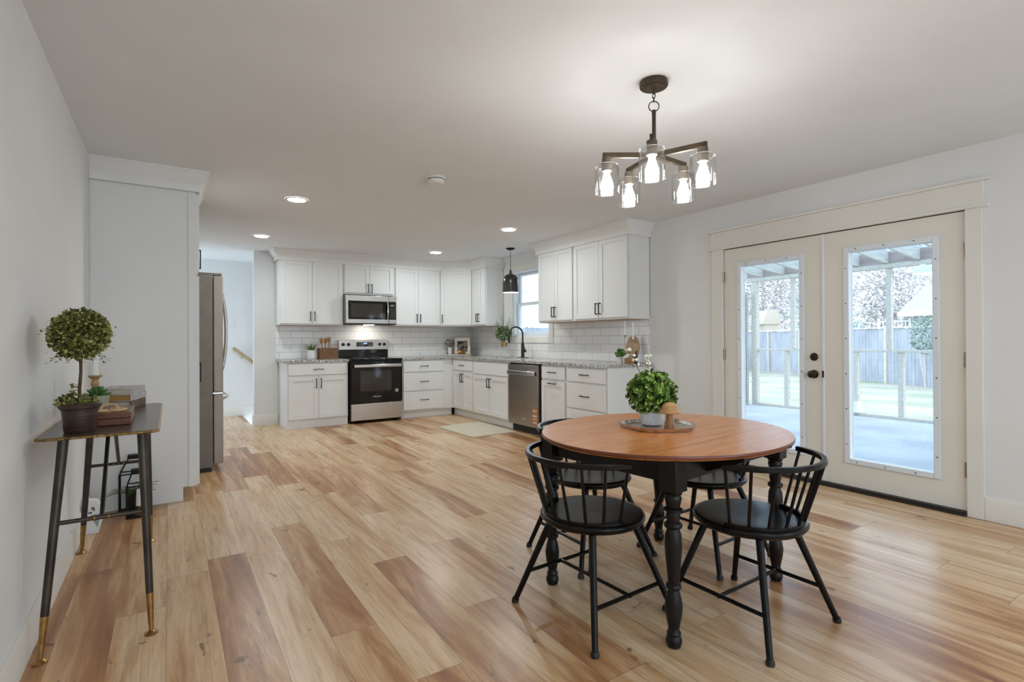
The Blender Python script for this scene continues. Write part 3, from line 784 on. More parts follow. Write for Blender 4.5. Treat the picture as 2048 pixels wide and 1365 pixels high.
dp = build('display_panel', MB().box(.265, .520, D-.0655, D-.058, 1.085, 1.150), M['blackglass'], cp, smooth=False)
text_part('clock', '12:00', .026, M['display'], dp, (.395, D-.0662, 1.130), (R(90), 0, 0))
btn = MB()
for a in range(4):
    for b_ in range(3):
        btn.box(.285+a*.022, .295+a*.022, D-.0662, D-.0656, 1.093+b_*.017, 1.098+b_*.017)
        btn.box(.440+a*.02, .449+a*.02, D-.0662, D-.0656, 1.093+b_*.017, 1.098+b_*.017)
build('buttons', btn, M['hinge'], dp, smooth=False)

# microwave ---------------------------------------------------------------
t = thing('microwave', 'stainless steel microwave mounted over the range', 'microwave', (2.128, 7.60, 1.413))
w, h = .766, .428; D = YB-.012-7.60
build('case', MB().box(0, w, .03, D, .012, h), M['fside'], t, smooth=False)
dr = build('door', MB().box(.002, .640, -.012, .029, .014, h-.002), M['steel'], t, bevel=.004)
build('door_glass', MB().box(.035, .640, -.0132, -.0122, .075, .345), M['blackglass'], dr, smooth=False)
build('window', MB().box(.075, .545, -.0142, -.0133, .105, .305), M['ovenwin'], dr, smooth=False)
pts = [(.617, -.030-.022*math.sin(math.pi*k/10), .075+.27*k/10) for k in range(11)]
build('handle', MB().tube(pts, .016, 10, sx=1.0, sy=.55), M['brightsteel'], dr)
text_part('logo', 'Whirlpool', .016, M['fside'], dr, (.40, -.0125, .385), (R(90), 0, 0))
cpn = build('control_panel', MB().box(.643, w-.002, -.012, .029, .014, h-.002), M['steel'], t, bevel=.004)
kp = build('keypad', MB().box(.643, w-.012, -.0132, -.0122, .075, .345), M['blackglass'], cpn, smooth=False)
btn = MB()
for a in range(3):
    for b_ in range(6): btn.box(.668+a*.026, .682+a*.026, -.0138, -.0133, .105+b_*.026, .113+b_*.026)
build('buttons', btn, M['fside'], kp, smooth=False)
build('display', MB().box(.668, .728, -.0138, -.0133, .275, .30), M['fside'], kp, smooth=False)
build('vent_base', MB().box(.004, w-.004, -.004, D, .0, .0115), M['rubber'], t, smooth=False)
hl = build('hood_lamp', MB().box(.33, .47, .16, .22, -.003, -.0005), M['hoodlamp'], t, smooth=False)
hl['label'] = 'lit lamp under the hood'

# pantry and refrigerator ---------------------------------------------------
PX, PY0, PY1 = .172, 4.56, 5.385
t = thing('pantry_cabinet', 'tall white pantry cabinet against the left wall', 'cabinet', (PX, PY0, 0), R(90))
w = PY1-PY0; d = PX-XL-.001       # local x -> +y, local y -> -x ; front (local -y) faces +x
build('side_panel', MB().xprism([(.085, .001), (d, .001), (d, ZT-.02), (0, ZT-.02), (0, .102), (.085, .102)], 0, .018), M['cab'], t, smooth=False)
build('carcass', MB().box(.019, w, 0, d, .102, ZT-.02).box(.019, w, .085, d, .001, .101), M['cab'], t, smooth=False)
build('frieze_board', MB().box(0, w, -.006, d, ZT-.019, ZC-.147), M['cab'], t, smooth=False)
build('stile', MB().box(-.008, -.0005, -.002, .05, .102, ZT-.03), M['cab'], t, smooth=False)
o = build('door', shaker(.006, w-.004, 1.705, ZT-.03), M['cab'], t, smooth=False); o['label'] = 'upper door'
build('handle', pull('v', .50, 1.86, .16), M['black'], o, smooth=False)
o = build('door', shaker(.006, w-.004, .112, 1.665), M['cab'], t, smooth=False); o['label'] = 'lower door'
build('handle', pull('v', .50, .92, .16), M['black'], o, smooth=False)
struct('trim_6', MB().sweep([(XL+.001, PY0), (PX, PY0), (PX, PY1)], [(o_+.009, d_) for o_, d_ in CP], ZC-.0005), M['cab'], label='crown moulding over the pantry cabinet')

t = thing('refrigerator', 'stainless steel refrigerator beside the tall pantry, seen edge-on', 'refrigerator', (.332, 5.42, 0), R(90))
w, d, h = .90, .332-XL-.03, 1.775
build('body', MB().box(0, w, 0, d, .04, h), M['fside'], t, bevel=.004)
build('base_grille', MB().box(.01, w-.01, .01, d-.05, .002, .039), M['rubber'], t, smooth=False)
for x0_, x1_ in ((0, w/2-.002), (w/2+.002, w)):
    o = build('door', MB().box(x0_, x1_, -.082, -.006, .715, h-.004), M['fdoor'], t, bevel=.008)
    hx_ = x1_-.04 if x0_ == 0 else x0_+.04
    pts = [(hx_, -.082-.060*math.sin(math.pi*k/12)**.6, .84+.86*k/12) for k in range(13)]
    build('handle', MB().tube(pts, .013, 10), M['brightsteel'], o)
o = build('freezer_drawer', MB().box(0, w, -.082, -.006, .07, .700), M['fdoor'], t, bevel=.008)
pts = [(.06+(w-.12)*k/12, -.082-.062*math.sin(math.pi*k/12)**.5, .655) for k in range(13)]
build('handle', MB().tube(pts, .014, 10), M['brightsteel'], o)
build('handle_bracket', MB().box(.0, .05, -.088, -.08, .64, .67), M['hinge'], o, smooth=False)
build('middle_hinge', MB().box(-.004, .03, -.078, .0, .702, .713), M['brightsteel'], t, smooth=False)
for x0_ in (.015, w-.10): build('hinge_cover', MB().box(x0_, x0_+.085, -.074, .13, h+.0005, h+.022), M['fside'], t, bevel=.004)

# ------------------------------------------------------------------ ceiling fixtures
def downlight(x, y, label):
    t = thing('recessed_light', label, 'ceiling light', (x, y, ZC), 0, 'lit recessed lights in the kitchen ceiling')
    build('trim_ring', MB().lathe([(.096, -.0005), (.092, -.006), (.076, -.008), (.074, -.003)], (0, 0, 0), 32, capb=False, capt=False), M['plastic'], t)
    build('lens', MB().lathe([(.0745, -.0045), (.04, -.0055), (.001, -.0055)], (0, 0, 0), 32, capb=False), M['led'], t)
    return t
for x, y, l in ((.957, 4.94, 'lit recessed ceiling light nearest the pantry and the camera'), (.932, 6.88, 'lit recessed ceiling light in front of the hall opening'),
                (3.247, 5.00, 'lit recessed ceiling light just left of the cabinets beside the window'), (3.207, 6.87, 'lit recessed ceiling light before the diagonal corner cabinet')):
    downlight(x, y, l)
for x, y in ((.95, -1.2), (3.2, -1.2)):  # added fill lights, out of view behind the camera
    t = downlight(x, y, 'added recessed fill light out of view behind the camera'); t['group'] = 'added fill lights behind the camera'
t = thing('ceiling_cover_plate', 'blank white round plate on the ceiling before the microwave', 'cover plate', (1.886, 5.789, ZC))
build('plate', MB().lathe([(.075, -.0003), (.074, -.004), (.066, -.006), (.001, -.0065)], (0, 0, 0), 28, capb=False), M['ceiling'], t)
t = thing('smoke_detector', 'white round smoke detector on the ceiling', 'smoke detector', (1.735, 3.70, ZC))
build('mounting_base', MB().lathe([(.074, -.0005), (.075, -.010), (.070, -.016)], (0, 0, 0), 32), M['plastic'], t)
build('cover', MB().lathe([(.062, -.0165), (.064, -.024), (.060, -.042), (.048, -.052), (.001, -.054)], (0, 0, 0), 32, capb=False), M['plastic'], t)
build('vent_slot', MB().lathe([(.0655, -.019), (.0660, -.0225), (.0648, -.0228)], (0, 0, 0), 32, capb=False, capt=False), M['fside'], t)

# sink pendant
PXP, PYP = 3.944, 6.03
t = thing('pendant_lamp', 'black dome pendant lamp hanging before the sink window', 'pendant lamp', (PXP, PYP, ZC))
build('canopy', MB().lathe([(.062, -.0005), (.062, -.008), (.045, -.020), (.010, -.026)], (0, 0, 0), 28), M['black'], t)
build('cord', MB().tube([(0, 0, -.025), (0, 0, -.305)], .0035, 8), M['black'], t)
build('socket_cap', MB().tube([(0, 0, -.30), (0, 0, -.365)], .012, 12).tube([(-.024, 0, -.36), (-.020, 0, -.325), (0, 0, -.312), (.020, 0, -.325), (.024, 0, -.36)], .003, 8), M['black'], t)
sh = [(.012, -.356), (.05, -.362), (.085, -.385), (.105, -.425), (.112, -.48), (.115, -.612), (.112, -.612), (.108, -.48), (.10, -.43), (.08, -.392), (.048, -.368), (.012, -.362)]
build('lamp_shade', MB().lathe(sh, (0, 0, 0), 36, capb=False, capt=False), nmat('black enamel shade', (.018, .016, .014, 1), (.022, .02, .018, 1), 6, .25, spec=.6), t)
build('shade_lining', MB().lathe([(.1108, -.609), (.1065, -.48), (.0985, -.431), (.0785, -.394), (.048, -.370), (.014, -.364)], (0, 0, 0), 36, capb=False, capt=False), M['white'], t)
build('bulb', MB().lathe([(.012, -.366), (.016, -.40), (.030, -.45), (.034, -.475), (.026, -.505), (.001, -.512)], (0, 0, 0), 20), M['bulb'], t)

# chandelier
CX, CY = 1.988, 1.750
t = thing('chandelier', 'five-arm bronze chandelier with clear glass shades over the dining table', 'chandelier', (CX, CY, ZC))
build('canopy', MB().lathe([(.066, -.0005), (.068, -.006), (.068, -.024), (.064, -.029), (.050, -.030), (.048, -.037), (.014, -.040)], (0, 0, 0), 36), M['bronze'], t)
def link(c, rx, rz_, ang, r=.0022):
    return MB().tube([(c[0]+rx*math.cos(a)*math.cos(ang), c[1]+rx*math.cos(a)*math.sin(ang), c[2]+rz_*math.sin(a)) for a in [2*math.pi*k/20 for k in range(20)]], r, 6, closed=True)
for k, (z, rx, rz_, a) in enumerate(((-.050, .009, .014, .5), (-.070, .007, .014, 2.0), (-.090, .007, .013, .5))):
    build('chain_link', link((0, 0, z), rx, rz_, a), M['bronze'], t)
build('ring', link((0, 0, -.122), .025, .025, R(-38), .0028), M['bronze'], t)
build('stem', MB().tube([(0, 0, -.142), (0, 0, -.37)], .0095, 14).tube([(0, 0, -.142), (0, 0, -.160)], .0105, 14).tube([(0, 0, -.138), (0, 0, -.146)], .004, 8), M['bronze'], t)
ZA = -.362
build('hub', MB().box(-.019, .019, -.019, .019, ZA-.019, ZA+.014), M['bronze'], t, bevel=.003)
for k in range(5):
    a = R(3+72*k)
    ca, sa = math.cos(a), math.sin(a); rr = .246
    arm = build('arm', MB().obox(((.017+rr)/2*ca, (.017+rr)/2*sa, ZA), ((rr-.017)/2+.006, .0085, .0125), a), M['bronze'], t, bevel=.0015)
    px_, py_ = .232*ca, .232*sa
    so = build('socket', MB().lathe([(.0235, -.013), (.0245, -.017), (.0245, -.078), (.021, -.080)], (px_, py_, ZA), 24), M['socket'], arm)
    build('bulb', MB().lathe([(.014, -.081), (.0155, -.098), (.022, -.118), (.0295, -.140), (.031, -.156), (.027, -.174), (.016, -.184), (.001, -.187)], (px_, py_, ZA), 22), M['bulb'], arm)
    gp = [(.025, -.045), (.050, -.047), (.0565, -.053), (.0575, -.062), (.0575, -.185), (.0555, -.187), (.0545, -.185), (.0545, -.064), (.052, -.056), (.025, -.0485)]
    gs = build('glass_shade', MB().lathe(gp, (px_, py_, ZA), 36, capb=False, capt=False), M['shade'], arm)
    rim = MB()
    for rr_, zz_ in ((.0562, -.186), (.0535, -.050)): rim.tube([(px_+rr_*math.cos(q_), py_+rr_*math.sin(q_), ZA+zz_) for q_ in [2*math.pi*i_/40 for i_ in range(40)]], .0013, 6, closed=True)
    build('polished_rim', rim, M['glassrim'], gs)

# wall plates -----------------------------------------------------------------
def plate(name, label, cat, loc, rz, kind):
    t = thing(name, label, cat, loc, rz)
    build('cover_plate', MB().box(-.036, .036, -.006, -.0003, -.058, .058), M['plastic'], t, bevel=.003)
    if kind == 'switch': build('rocker', MB().box(-.017, .017, -.0095, -.0063, -.034, .034), M['plastic'], t, bevel=.002)
    else:
        for z in (-.02, .02): build('receptacle', MB().box(-.016, .016, -.0085, -.0063, z-.014, z+.014).box(-.007, -.005, -.0088, -.0084, z-.005, z+.005).box(.005, .007, -.0088, -.0084, z-.005, z+.005), M['plastic'], t, smooth=False)
plate('light_switch', 'white rocker switch on the wall between the cabinets and the french doors', 'light switch', (XR, 3.487, 1.40), R(-90), 'switch')
plate('light_switch', 'white rocker switch on the hall wall beside the refrigerator', 'light switch', (.838, YH, 1.45), 0, 'switch')
plate('wall_outlet', 'white outlet in the tile to the right of the window', 'outlet', (XR-.0085, 5.31, 1.26), R(-90), 'outlet')
plate('wall_outlet', 'white outlet in the tile behind the vase of greenery', 'outlet', (XR-.0085, 6.98, 1.17), R(-90), 'outlet')
t = thing('handrail', 'short wooden handrail sloping down the hall wall', 'handrail', (.84, YH, 1.07))
build('rail', MB().tube([(0, -.075, 0), (1.2, -.075, -.98)], .026, 12, sx=.9, sy=1.1), M['rail_wood'], t)
for q in (.12, .95): build('bracket', MB().tube([(q, -.0005, -.816*q-.06), (q, -.05, -.816*q-.06), (q, -.075, -.816*q-.025)], .007, 8), M['hinge'], t)

# ------------------------------------------------------------------ dining table
TX, TY, TA, TZ = 2.005, 1.715, R(6), .742
t = thing('dining_table', 'oval maple dining table with turned black legs', 'table', (TX, TY, 0), TA)
def ell(a, b, n=72): return [(a*math.cos(2*math.pi*k/n), b*math.sin(2*math.pi*k/n)) for k in range(n)]
A_, B_ = .624, .551
def clip_poly(poly, y, keep_above):
    out = []
    for i in range(len(poly)):
        p, q = poly[i], poly[(i+1) % len(poly)]
        ip, iq = (p[1] >= y) == keep_above, (q[1] >= y) == keep_above
        if ip: out.append(p)
        if ip != iq:
            s_ = (y-p[1])/(q[1]-p[1]); out.append((p[0]+s_*(q[0]-p[0]), y))
    return out
SY = -.285
def top_board(ys, keep):
    mb = MB()
    layers = [(-.012, TZ-.026), (-.0015, TZ-.019), (0, TZ-.012), (-.0025, TZ-.004)]
    polys = []
    for off, z in layers:
        p = clip_poly(ell(A_+off, B_+off, 96), ys, keep)
        polys.append([(x, y, z) for x, y in p])
    n = min(len(p) for p in polys)
    v = [q for p in polys for q in p[:n]]
    f = [tuple(range(n))[::-1], tuple(range(3*n, 4*n))]
    for l in range(3):
        for i in range(n): f.append((l*n+i, l*n+(i+1) % n, (l+1)*n+(i+1) % n, (l+1)*n+i))
    mb.add(v, f)
    return mb
def board(name, ys, keep):
    o = build(name, top_board(ys, keep), M['maple'], t, angle=50)
    o.data.materials.append(M['maple_edge'])
    for p in o.data.polygons:
        if abs(p.normal.z) < .75 and max(o.data.vertices[v].co.z for v in p.vertices) < TZ-.003: p.material_index = 1
    # flat caps as maple top skin
    return o
tb = board('tabletop', SY+.0008, True)
lf = board('drop_leaf', SY-.0008, False)
lf['label'] = 'front leaf beyond the seam'
lx, ly = .430, .335
def apron(x0, x1, y0, y1): return MB().box(x0, x1, y0, y1, TZ-.118, TZ-.0265)
for nm, bx in (('apron', (-lx+.03, lx-.03, -ly-.012, -ly+.010)), ('apron', (-lx+.03, lx-.03, ly-.010, ly+.012)), ('apron', (-lx-.012, -lx+.010, -ly+.03, ly-.03)), ('apron', (lx-.010, lx+.012, -ly+.03, ly-.03))):
    build(nm, apron(*bx), M['tleg'], t, bevel=.002)
for s_ in (-.2, .2):
    build('leaf_support', MB().xprism([(-ly-.013, TZ-.105), (-ly-.013, TZ-.027), (-ly-.17, TZ-.027), (-ly-.17, TZ-.04)], s_-.012, s_+.012), M['tleg'], t, smooth=False)
LP = [(.012, .0), (.028, .006), (.033, .022), (.033, .036), (.026, .050), (.029, .054), (.029, .062), (.022, .070), (.024, .085), (.034, .135), (.037, .170), (.031, .205), (.022, .236), (.031, .243), (.033, .250), (.031, .257), (.023, .263),
      (.026, .30), (.034, .38), (.036, .42), (.033, .462), (.025, .485), (.036, .492), (.038, .500), (.036, .508), (.025, .515), (.030, .540), (.027, .553), (.038, .560), (.038, .568), (.027, .574), (.033, .600), (.036, .612), (.030, .624), (.036, .628), (.037, .634), (.031, .640)]
LP = [(r*.92, z*(TZ-.145)/.640) for r, z in LP]
for sx_ in (-1, 1):
    for sy_ in (-1, 1):
        lg = build('leg', MB().lathe(LP, (sx_*lx, sy_*ly, 0), 26), M['tleg'], t, angle=50)
        ch = .0385
        build('leg_block', MB().box(sx_*lx-ch, sx_*lx+ch, sy_*ly-ch, sy_*ly+ch, TZ-.146, TZ-.0268), M['tleg'], lg, bevel=.003)

# ------------------------------------------------------------------ chairs (local +x is the front)
def make_chair(label):
    t = thing('dining_chair', label, 'chair', (0, 0, 0), 0, 'black spindle-back chairs around the table')
    SZ, SR = .437, .226
    build('seat', MB().lathe([(.19, SZ-.040), (.212, SZ-.036), (.224, SZ-.024), (SR, SZ-.012), (.220, SZ-.004), (.205, SZ-.003), (.12, SZ-.008), (.001, SZ-.011)], (0, 0, 0), 48, capt=False), M['chair'], t, angle=60)
    def arc(r, a0, a1, z, n=24, ox=0): return [(ox+r*math.cos(math.pi+a0+(a1-a0)*k/n), r*math.sin(math.pi+a0+(a1-a0)*k/n), z) for k in range(n+1)]
    build('seat_rim', MB().bar(arc(.207, R(-84), R(84), SZ+.003), .013, .013), M['chair'], t, bevel=.002)
    RO, RR, RZ = .010, .288, .688
    ra = R(76)
    rail = [(RO+RR*math.cos(math.pi-ra+2*ra*k/32), RR*math.sin(math.pi-ra+2*ra*k/32), RZ) for k in range(33)]
    build('back_rail', MB().bar(rail, .022, .021), M['chair'], t, bevel=.004)
    N = 9
    for k in range(N):
        f = -1+2*k/(N-1)
        a1 = math.pi+f*R(78); a2 = math.pi+f*ra*.965
        build('spindle', MB().tube([(.207*math.cos(a1), .207*math.sin(a1), SZ+.004), (RO+RR*math.cos(a2), RR*math.sin(a2), RZ-.008)], .0065, 8), M['chair'], t)
    tops = {}
    for sx_ in (-1, 1):
        for sy_ in (-1, 1):
            p0 = Vector((sx_*.120, sy_*.125, SZ-.041)); p1 = Vector((sx_*.232, sy_*.252, .012))
            tops[(sx_, sy_)] = (p0, p1)
            lg = build('leg', MB().tube([p0, p1], .0145, 12, radii=[.0155, .0120]), M['chair'], t)
            dd = (p1-p0).normalized()
            build('leg_tip', MB().tube([p1-dd*.006, p1+dd*.004, Vector((p1.x+dd.x*.010, p1.y+dd.y*.010, .0))], .0155, 12, radii=[.0155, .0165, .0145]), M['rubber'], lg)
    build('under_plate', MB().box(-.15, .15, -.012, .012, SZ-.047, SZ-.0405).box(-.012, .012, -.15, .15, SZ-.0475, SZ-.0405), M['chair'], t, smooth=False)
    at_ = lambda key, s_: tops[key][0]+(tops[key][1]-tops[key][0])*s_
    for sy_ in (-1, 1):
        build('side_stretcher', MB().tube([at_((-1, sy_), .655), at_((1, sy_), .655)], .0085, 10), M['chair'], t)
    m0 = (at_((-1, -1), .655)+at_((1, -1), .655))/2; m1 = (at_((-1, 1), .655)+at_((1, 1), .655))/2
    build('cross_stretcher', MB().tube([m0-Vector((0, .010, -.0)), m1+Vector((0, .010, 0))], .0078, 10), M['chair'], t)
    return t
ch0 = make_chair('black spindle-back chair on the near left of the table, back toward the console')
ch0.location = (1.540, 1.715, 0); ch0.rotation_euler = (0, 0, R(2))
for x, y, a, l in ((2.055, 1.305, 91, 'black spindle-back chair on the near right of the table, before the french doors'),
                   (1.955, 2.195, -92, 'black spindle-back chair at the far left of the table, back toward the dishwasher'),
                   (2.470, 1.842, 182, 'black spindle-back chair at the far right of the table, tucked in before the french doors')):
    c = copy_tree(ch0); c['label'] = l
    c.location = (x, y, 0); c.rotation_euler = (0, 0, R(a))

# ------------------------------------------------------------------ console table
KX0, KX1, KY0, KY1, KZ = -.420, -.034, 2.590, 3.73, .818

t = thing('console_table', 'narrow dark metal console table with gilded edge on splayed legs', 'console table', ((KX0+KX1)/2, (KY0+KY1)/2, 0))
ox, oy = (KX0+KX1)/2, (KY0+KY1)/2
hx, hy = (KX1-KX0)/2, (KY1-KY0)/2
def rrect(hx, hy, r, n=5):
    out = []
    for cx_, cy_, a0 in ((hx-r, hy-r, 0), (-hx+r, hy-r, 90), (-hx+r, -hy+r, 180), (hx-r, -hy+r, 270)):
        for k in range(n+1):
            a = R(a0+90*k/n); out.append((cx_+r*math.cos(a), cy_+r*math.sin(a)))
    return out
build('top', MB().prism(rrect(hx-.004, hy-.004, .03), KZ-.010, KZ-.002), M['tabletop_dark'], t, angle=50)
rp = [(x, y, KZ-.0078) for x, y in rrect(hx-.003, hy-.003, .03, 8)]
build('gilded_edge', MB().tube(rp, .0065, 8, closed=True, sx=.8, sy=1.0), M['goldedge'], t, angle=60)
feet = {(-1, -1): (-.398, 2.560), (1, -1): (-.060, 2.566), (-1, 1): (-.408, 3.755), (1, 1): (-.090, 3.750)}
tops_ = {(-1, -1): (-.340, 2.64), (1, -1): (-.093, 2.64), (-1, 1): (-.353, 3.665), (1, 1): (-.107, 3.665)}
for key, (qx, qy) in feet.items():
    p0 = Vector((tops_[key][0]-ox, tops_[key][1]-oy, KZ-.011)); p1 = Vector((qx-ox, qy-oy, .0))
    at_ = lambda s_: p0+(p1-p0)*s_
    lg = build('leg', MB().tube([p0, at_(.80)], .0145, 14, radii=[.0175, .0135]), M['iron'], t)
    build('brass_ferrule', MB().tube([at_(.80), at_(.985)], .013, 14, radii=[.0135, .0085]), M['gold'], lg)
    build('foot_pad', MB().lathe([(.024, 0), (.024, .005), (.016, .010), (.009, .014)], (p1.x, p1.y, 0), 18), M['gold'], lg)
for sy_ in (-1, 1):
    s_ = .395
    a = [Vector((tops_[(q, sy_)][0]-ox, tops_[(q, sy_)][1]-oy, KZ-.011)).lerp(Vector((feet[(q, sy_)][0]-ox, feet[(q, sy_)][1]-oy, 0)), s_) for q in (-1, 1)]
    st = build('stretcher', MB().tube(a, .0085, 10), M['iron'], t)
    m_ = (a[0]+a[1])/2
    for e in (-.022, .022):
        build('brass_collar', MB().tube([m_+Vector((e-.002, 0, 0)), m_+Vector((e+.002, 0, 0))], .0125, 12), M['gold'], st)
    build('brace', MB().tube([m_, Vector((m_.x+.015*sy_, sy_*.03, KZ-.011))], .0085, 10), M['iron'], t)

# ------------------------------------------------------------------ plants: leaf clouds
def cloud(mb, c, rad, n, L, W, rng, shape='oval', inner=.55, drop=0.0, zmin=None, spread=.6):
    for _ in range(n):
        z = rng.uniform(-1, 1); a = rng.uniform(0, 2*math.pi); q = math.sqrt(1-z*z)
        d = Vector((q*math.cos(a), q*math.sin(a), z))
        rr = rng.uniform(inner, 1.0)**.5
        p = Vector((c[0]+d.x*rad[0]*rr, c[1]+d.y*rad[1]*rr, c[2]+d.z*rad[2]*rr))
        if zmin is not None and p.z < zmin: p.z = zmin+rng.uniform(0, .02)
        j = Vector((rng.gauss(0, 1), rng.gauss(0, 1), rng.gauss(0, 1)))*spread
        dd = d+j+Vector((0, 0, -drop))
        s_ = rng.uniform(.7, 1.2)
        mb.leaf(p, dd, d+Vector((rng.gauss(0, .4), rng.gauss(0, .4), rng.gauss(0, .4)+.4)), L*s_, W*s_, .12, shape)
    return mb
rng = random.Random(11)

# ------------------------------------------------------------------ things on the console table
KT = KZ-.0011
t = thing('topiary', 'round-headed leafy topiary in a glazed brown pot on the console', 'plant', (-.30, 2.725, KT))
build('pot', MB().lathe([(.050, 0), (.052, .004), (.059, .085), (.062, .088), (.062, .092), (.068, .096), (.071, .112), (.067, .117), (.061, .114), (.059, .104)], (0, 0, 0), 36), M['pot_brown'], t)
build('soil', MB().lathe([(.0585, .100), (.03, .106), (.001, .108)], (0, 0, 0), 20, capb=False), M['soil'], t)
build('trunk', MB().tube([(0, 0, .10), (-.002, .003, .17), (.003, -.002, .24), (.002, .002, .33), (0, 0, .39)], .0055, 8, radii=[.0065, .006, .0055, .006, .005]), M['stem'], t)
mb = cloud(MB(), (0, 0, .392), (.098, .098, .100), 4300, .0135, .0115, rng, 'round', inner=.12)
for k in range(26):      # stray shoots
    a = rng.uniform(0, 6.28); z = rng.uniform(-.8, .9); q = math.sqrt(1-z*z)
    d = Vector((q*math.cos(a), q*math.sin(a), z)); p = Vector((d.x*.09, d.y*.09, .392+d.z*.09))
    for m_ in range(3): mb.leaf(p+d*(.008+.012*m_)+Vector((0, 0, -.004*m_*m_)), d+Vector((rng.gauss(0, .5), rng.gauss(0, .5), rng.gauss(0, .5))), (0, 0, 1), .012, .009, .1, 'round')
for k in range(16):
    a = rng.uniform(0, 6.28); q0 = Vector((.05*math.cos(a), .05*math.sin(a), .32)); q1 = q0+Vector((rng.uniform(.01, .05)*math.cos(a), rng.uniform(.01, .05)*math.sin(a), -rng.uniform(.02, .045)))
    mb.tube([q0, (q0+q1)/2+Vector((.004, 0, .004)), q1], .0007, 4)
    for s_ in (.4, .7, 1.0): mb.leaf(q0.lerp(q1, s_), (rng.gauss(0, 1), rng.gauss(0, 1), -.3), (0, 0, 1), .012, .010, .1, 'round')
build('crown', mb, M['leaf_top'], t, smooth=False)
mb = cloud(MB(), (-.012, 0, .118), (.062, .062, .030), 320, .013, .011, rng, 'round', zmin=.112)
for k in range(60): mb.leaf((-.018+rng.gauss(0, .008), rng.gauss(0, .008), .12+rng.uniform(0, .075)), (rng.gauss(0, 1), rng.gauss(0, 1), rng.gauss(.2, .6)), (0, 0, 1), .013, .011, .1, 'round')
build('ivy', mb, M['leaf_top'], t, smooth=False)

t = thing('candlestick', 'turned wooden candlestick behind the topiary', 'candlestick', (-.315, 3.40, KT))
CS = [(.036, 0), (.037, .008), (.030, .014), (.018, .022), (.013, .05), (.016, .075), (.013, .085), (.016, .11), (.020, .118), (.014, .124), (.013, .128), (.018, .142), (.017, .155), (.013, .166), (.020, .176), (.030, .184), (.030, .190), (.014, .190)]
build('turned_stem', MB().lathe(CS, (0, 0, 0), 26), M['wood_light'], t)
tag(build('pillar_candle', MB().lathe([(.0150, 0), (.0150, .150), (.012, .154), (.001, .150)], (0, 0, 0), 20), M['wax']), 'white candle standing in the turned wooden candlestick', 'candle').location = (-.315, 3.40, KT+.1905)
t = thing('potted_succulent', 'green succulent in a mottled sage pot beside the books', 'plant', (-.288, 3.215, KT))
build('pot', MB().lathe([(.032, 0), (.034, .003), (.046, .095), (.047, .102), (.043, .102), (.041, .090)], (0, 0, 0), 28), M['pot_sage'], t)
build('soil', MB().lathe([(.0405, .088), (.001, .092)], (0, 0, 0), 16, capb=False), M['soil'], t)
mb = MB()
for ring_, (n_, el, L_) in enumerate(((11, .25, .058), (9, .6, .05), (7, 1.0, .042), (5, 1.3, .032))):
    for k in range(n_):
        a = 2*math.pi*k/n_+ring_*.4
        d = Vector((math.cos(a)*math.cos(el), math.sin(a)*math.cos(el), math.sin(el)))
        b_ = Vector((0, 0, .092+.006*ring_)); e_ = b_+d*L_
        mb.tube([b_, b_+d*L_*.5, b_+d*L_*.85+Vector((0, 0, .003)), e_+Vector((0, 0, .006))], .008, 6, radii=[.004, .0085, .006, .0008])
build('rosette', mb, M['leaf_succ'], t)

BK = R(-13)
def book(label, z, w, l, h, cover, pages, dx=0, dy=0, rz=BK, title=False):
    t = thing('book', label, 'book', (-.222+dx, 3.585+dy, z), rz, 'books stacked on the console')
    build('pages', MB().box(-w/2+.003, w/2-.004, -l/2+.004, l/2-.004, .003, h-.003), pages, t, smooth=False)
    c = build('cover', MB().box(-w/2, w/2, -l/2, l/2, 0, .0028).box(-w/2, w/2, -l/2, l/2, h-.0028, h).box(w/2-.0035, w/2, -l/2, l/2, .0029, h-.0029), cover, t, smooth=False)
    return t
book('thick brown patterned hardback at the bottom of the book stack', KT, .165, .265, .044, M['cover_dark'], M['paper'])
book('white-spined book with yellowed pages in the middle of the book stack', KT+.0445, .168, .262, .036, M['cover_white'], M['paper2'], .002, -.002)
book('white-covered book on top of the book stack', KT+.081, .166, .258, .030, M['cover_white'], M['paper'], -.001, -.001, R(-12))
t = thing('wooden_box', 'flat reddish wooden box at the front of the console', 'box', (-.205, 2.985, KT))
build('lower_box', MB().box(-.066, .066, -.155, .155, 0, .028), M['wood_red'], t, bevel=.002)
build('lid', MB().box(-.066, .066, -.155, .155, .0285, .052), M['wood_red'], t, bevel=.003)
build('clasp', MB().box(.0662, .0675, -.012, .012, .018, .036), M['gold'], t, smooth=False)
t = thing('wooden_chain', 'pale carved wooden chain links lying on the wooden box', 'ornament', (-.222, 2.89, KT+.0525))
def wlink(c, a, tilt, rx=.030, ry=.018, r=.0062):
    m = Matrix.Rotation(a, 3, 'Z') @ Matrix.Rotation(tilt, 3, 'X')
    return MB().tube([Vector(c)+m @ Vector((rx*math.cos(q), ry*math.sin(q), 0)) for q in [2*math.pi*k/20 for k in range(20)]], r, 8, closed=True)
for c, a, tl in (((-.036, .0, .0075), .15, 0), ((.002, .004, .017), -.1, 1.0), ((.034, .010, .0085), .55, .12)):
    build('link', wlink(c, a, tl), M['wood_white'], t)

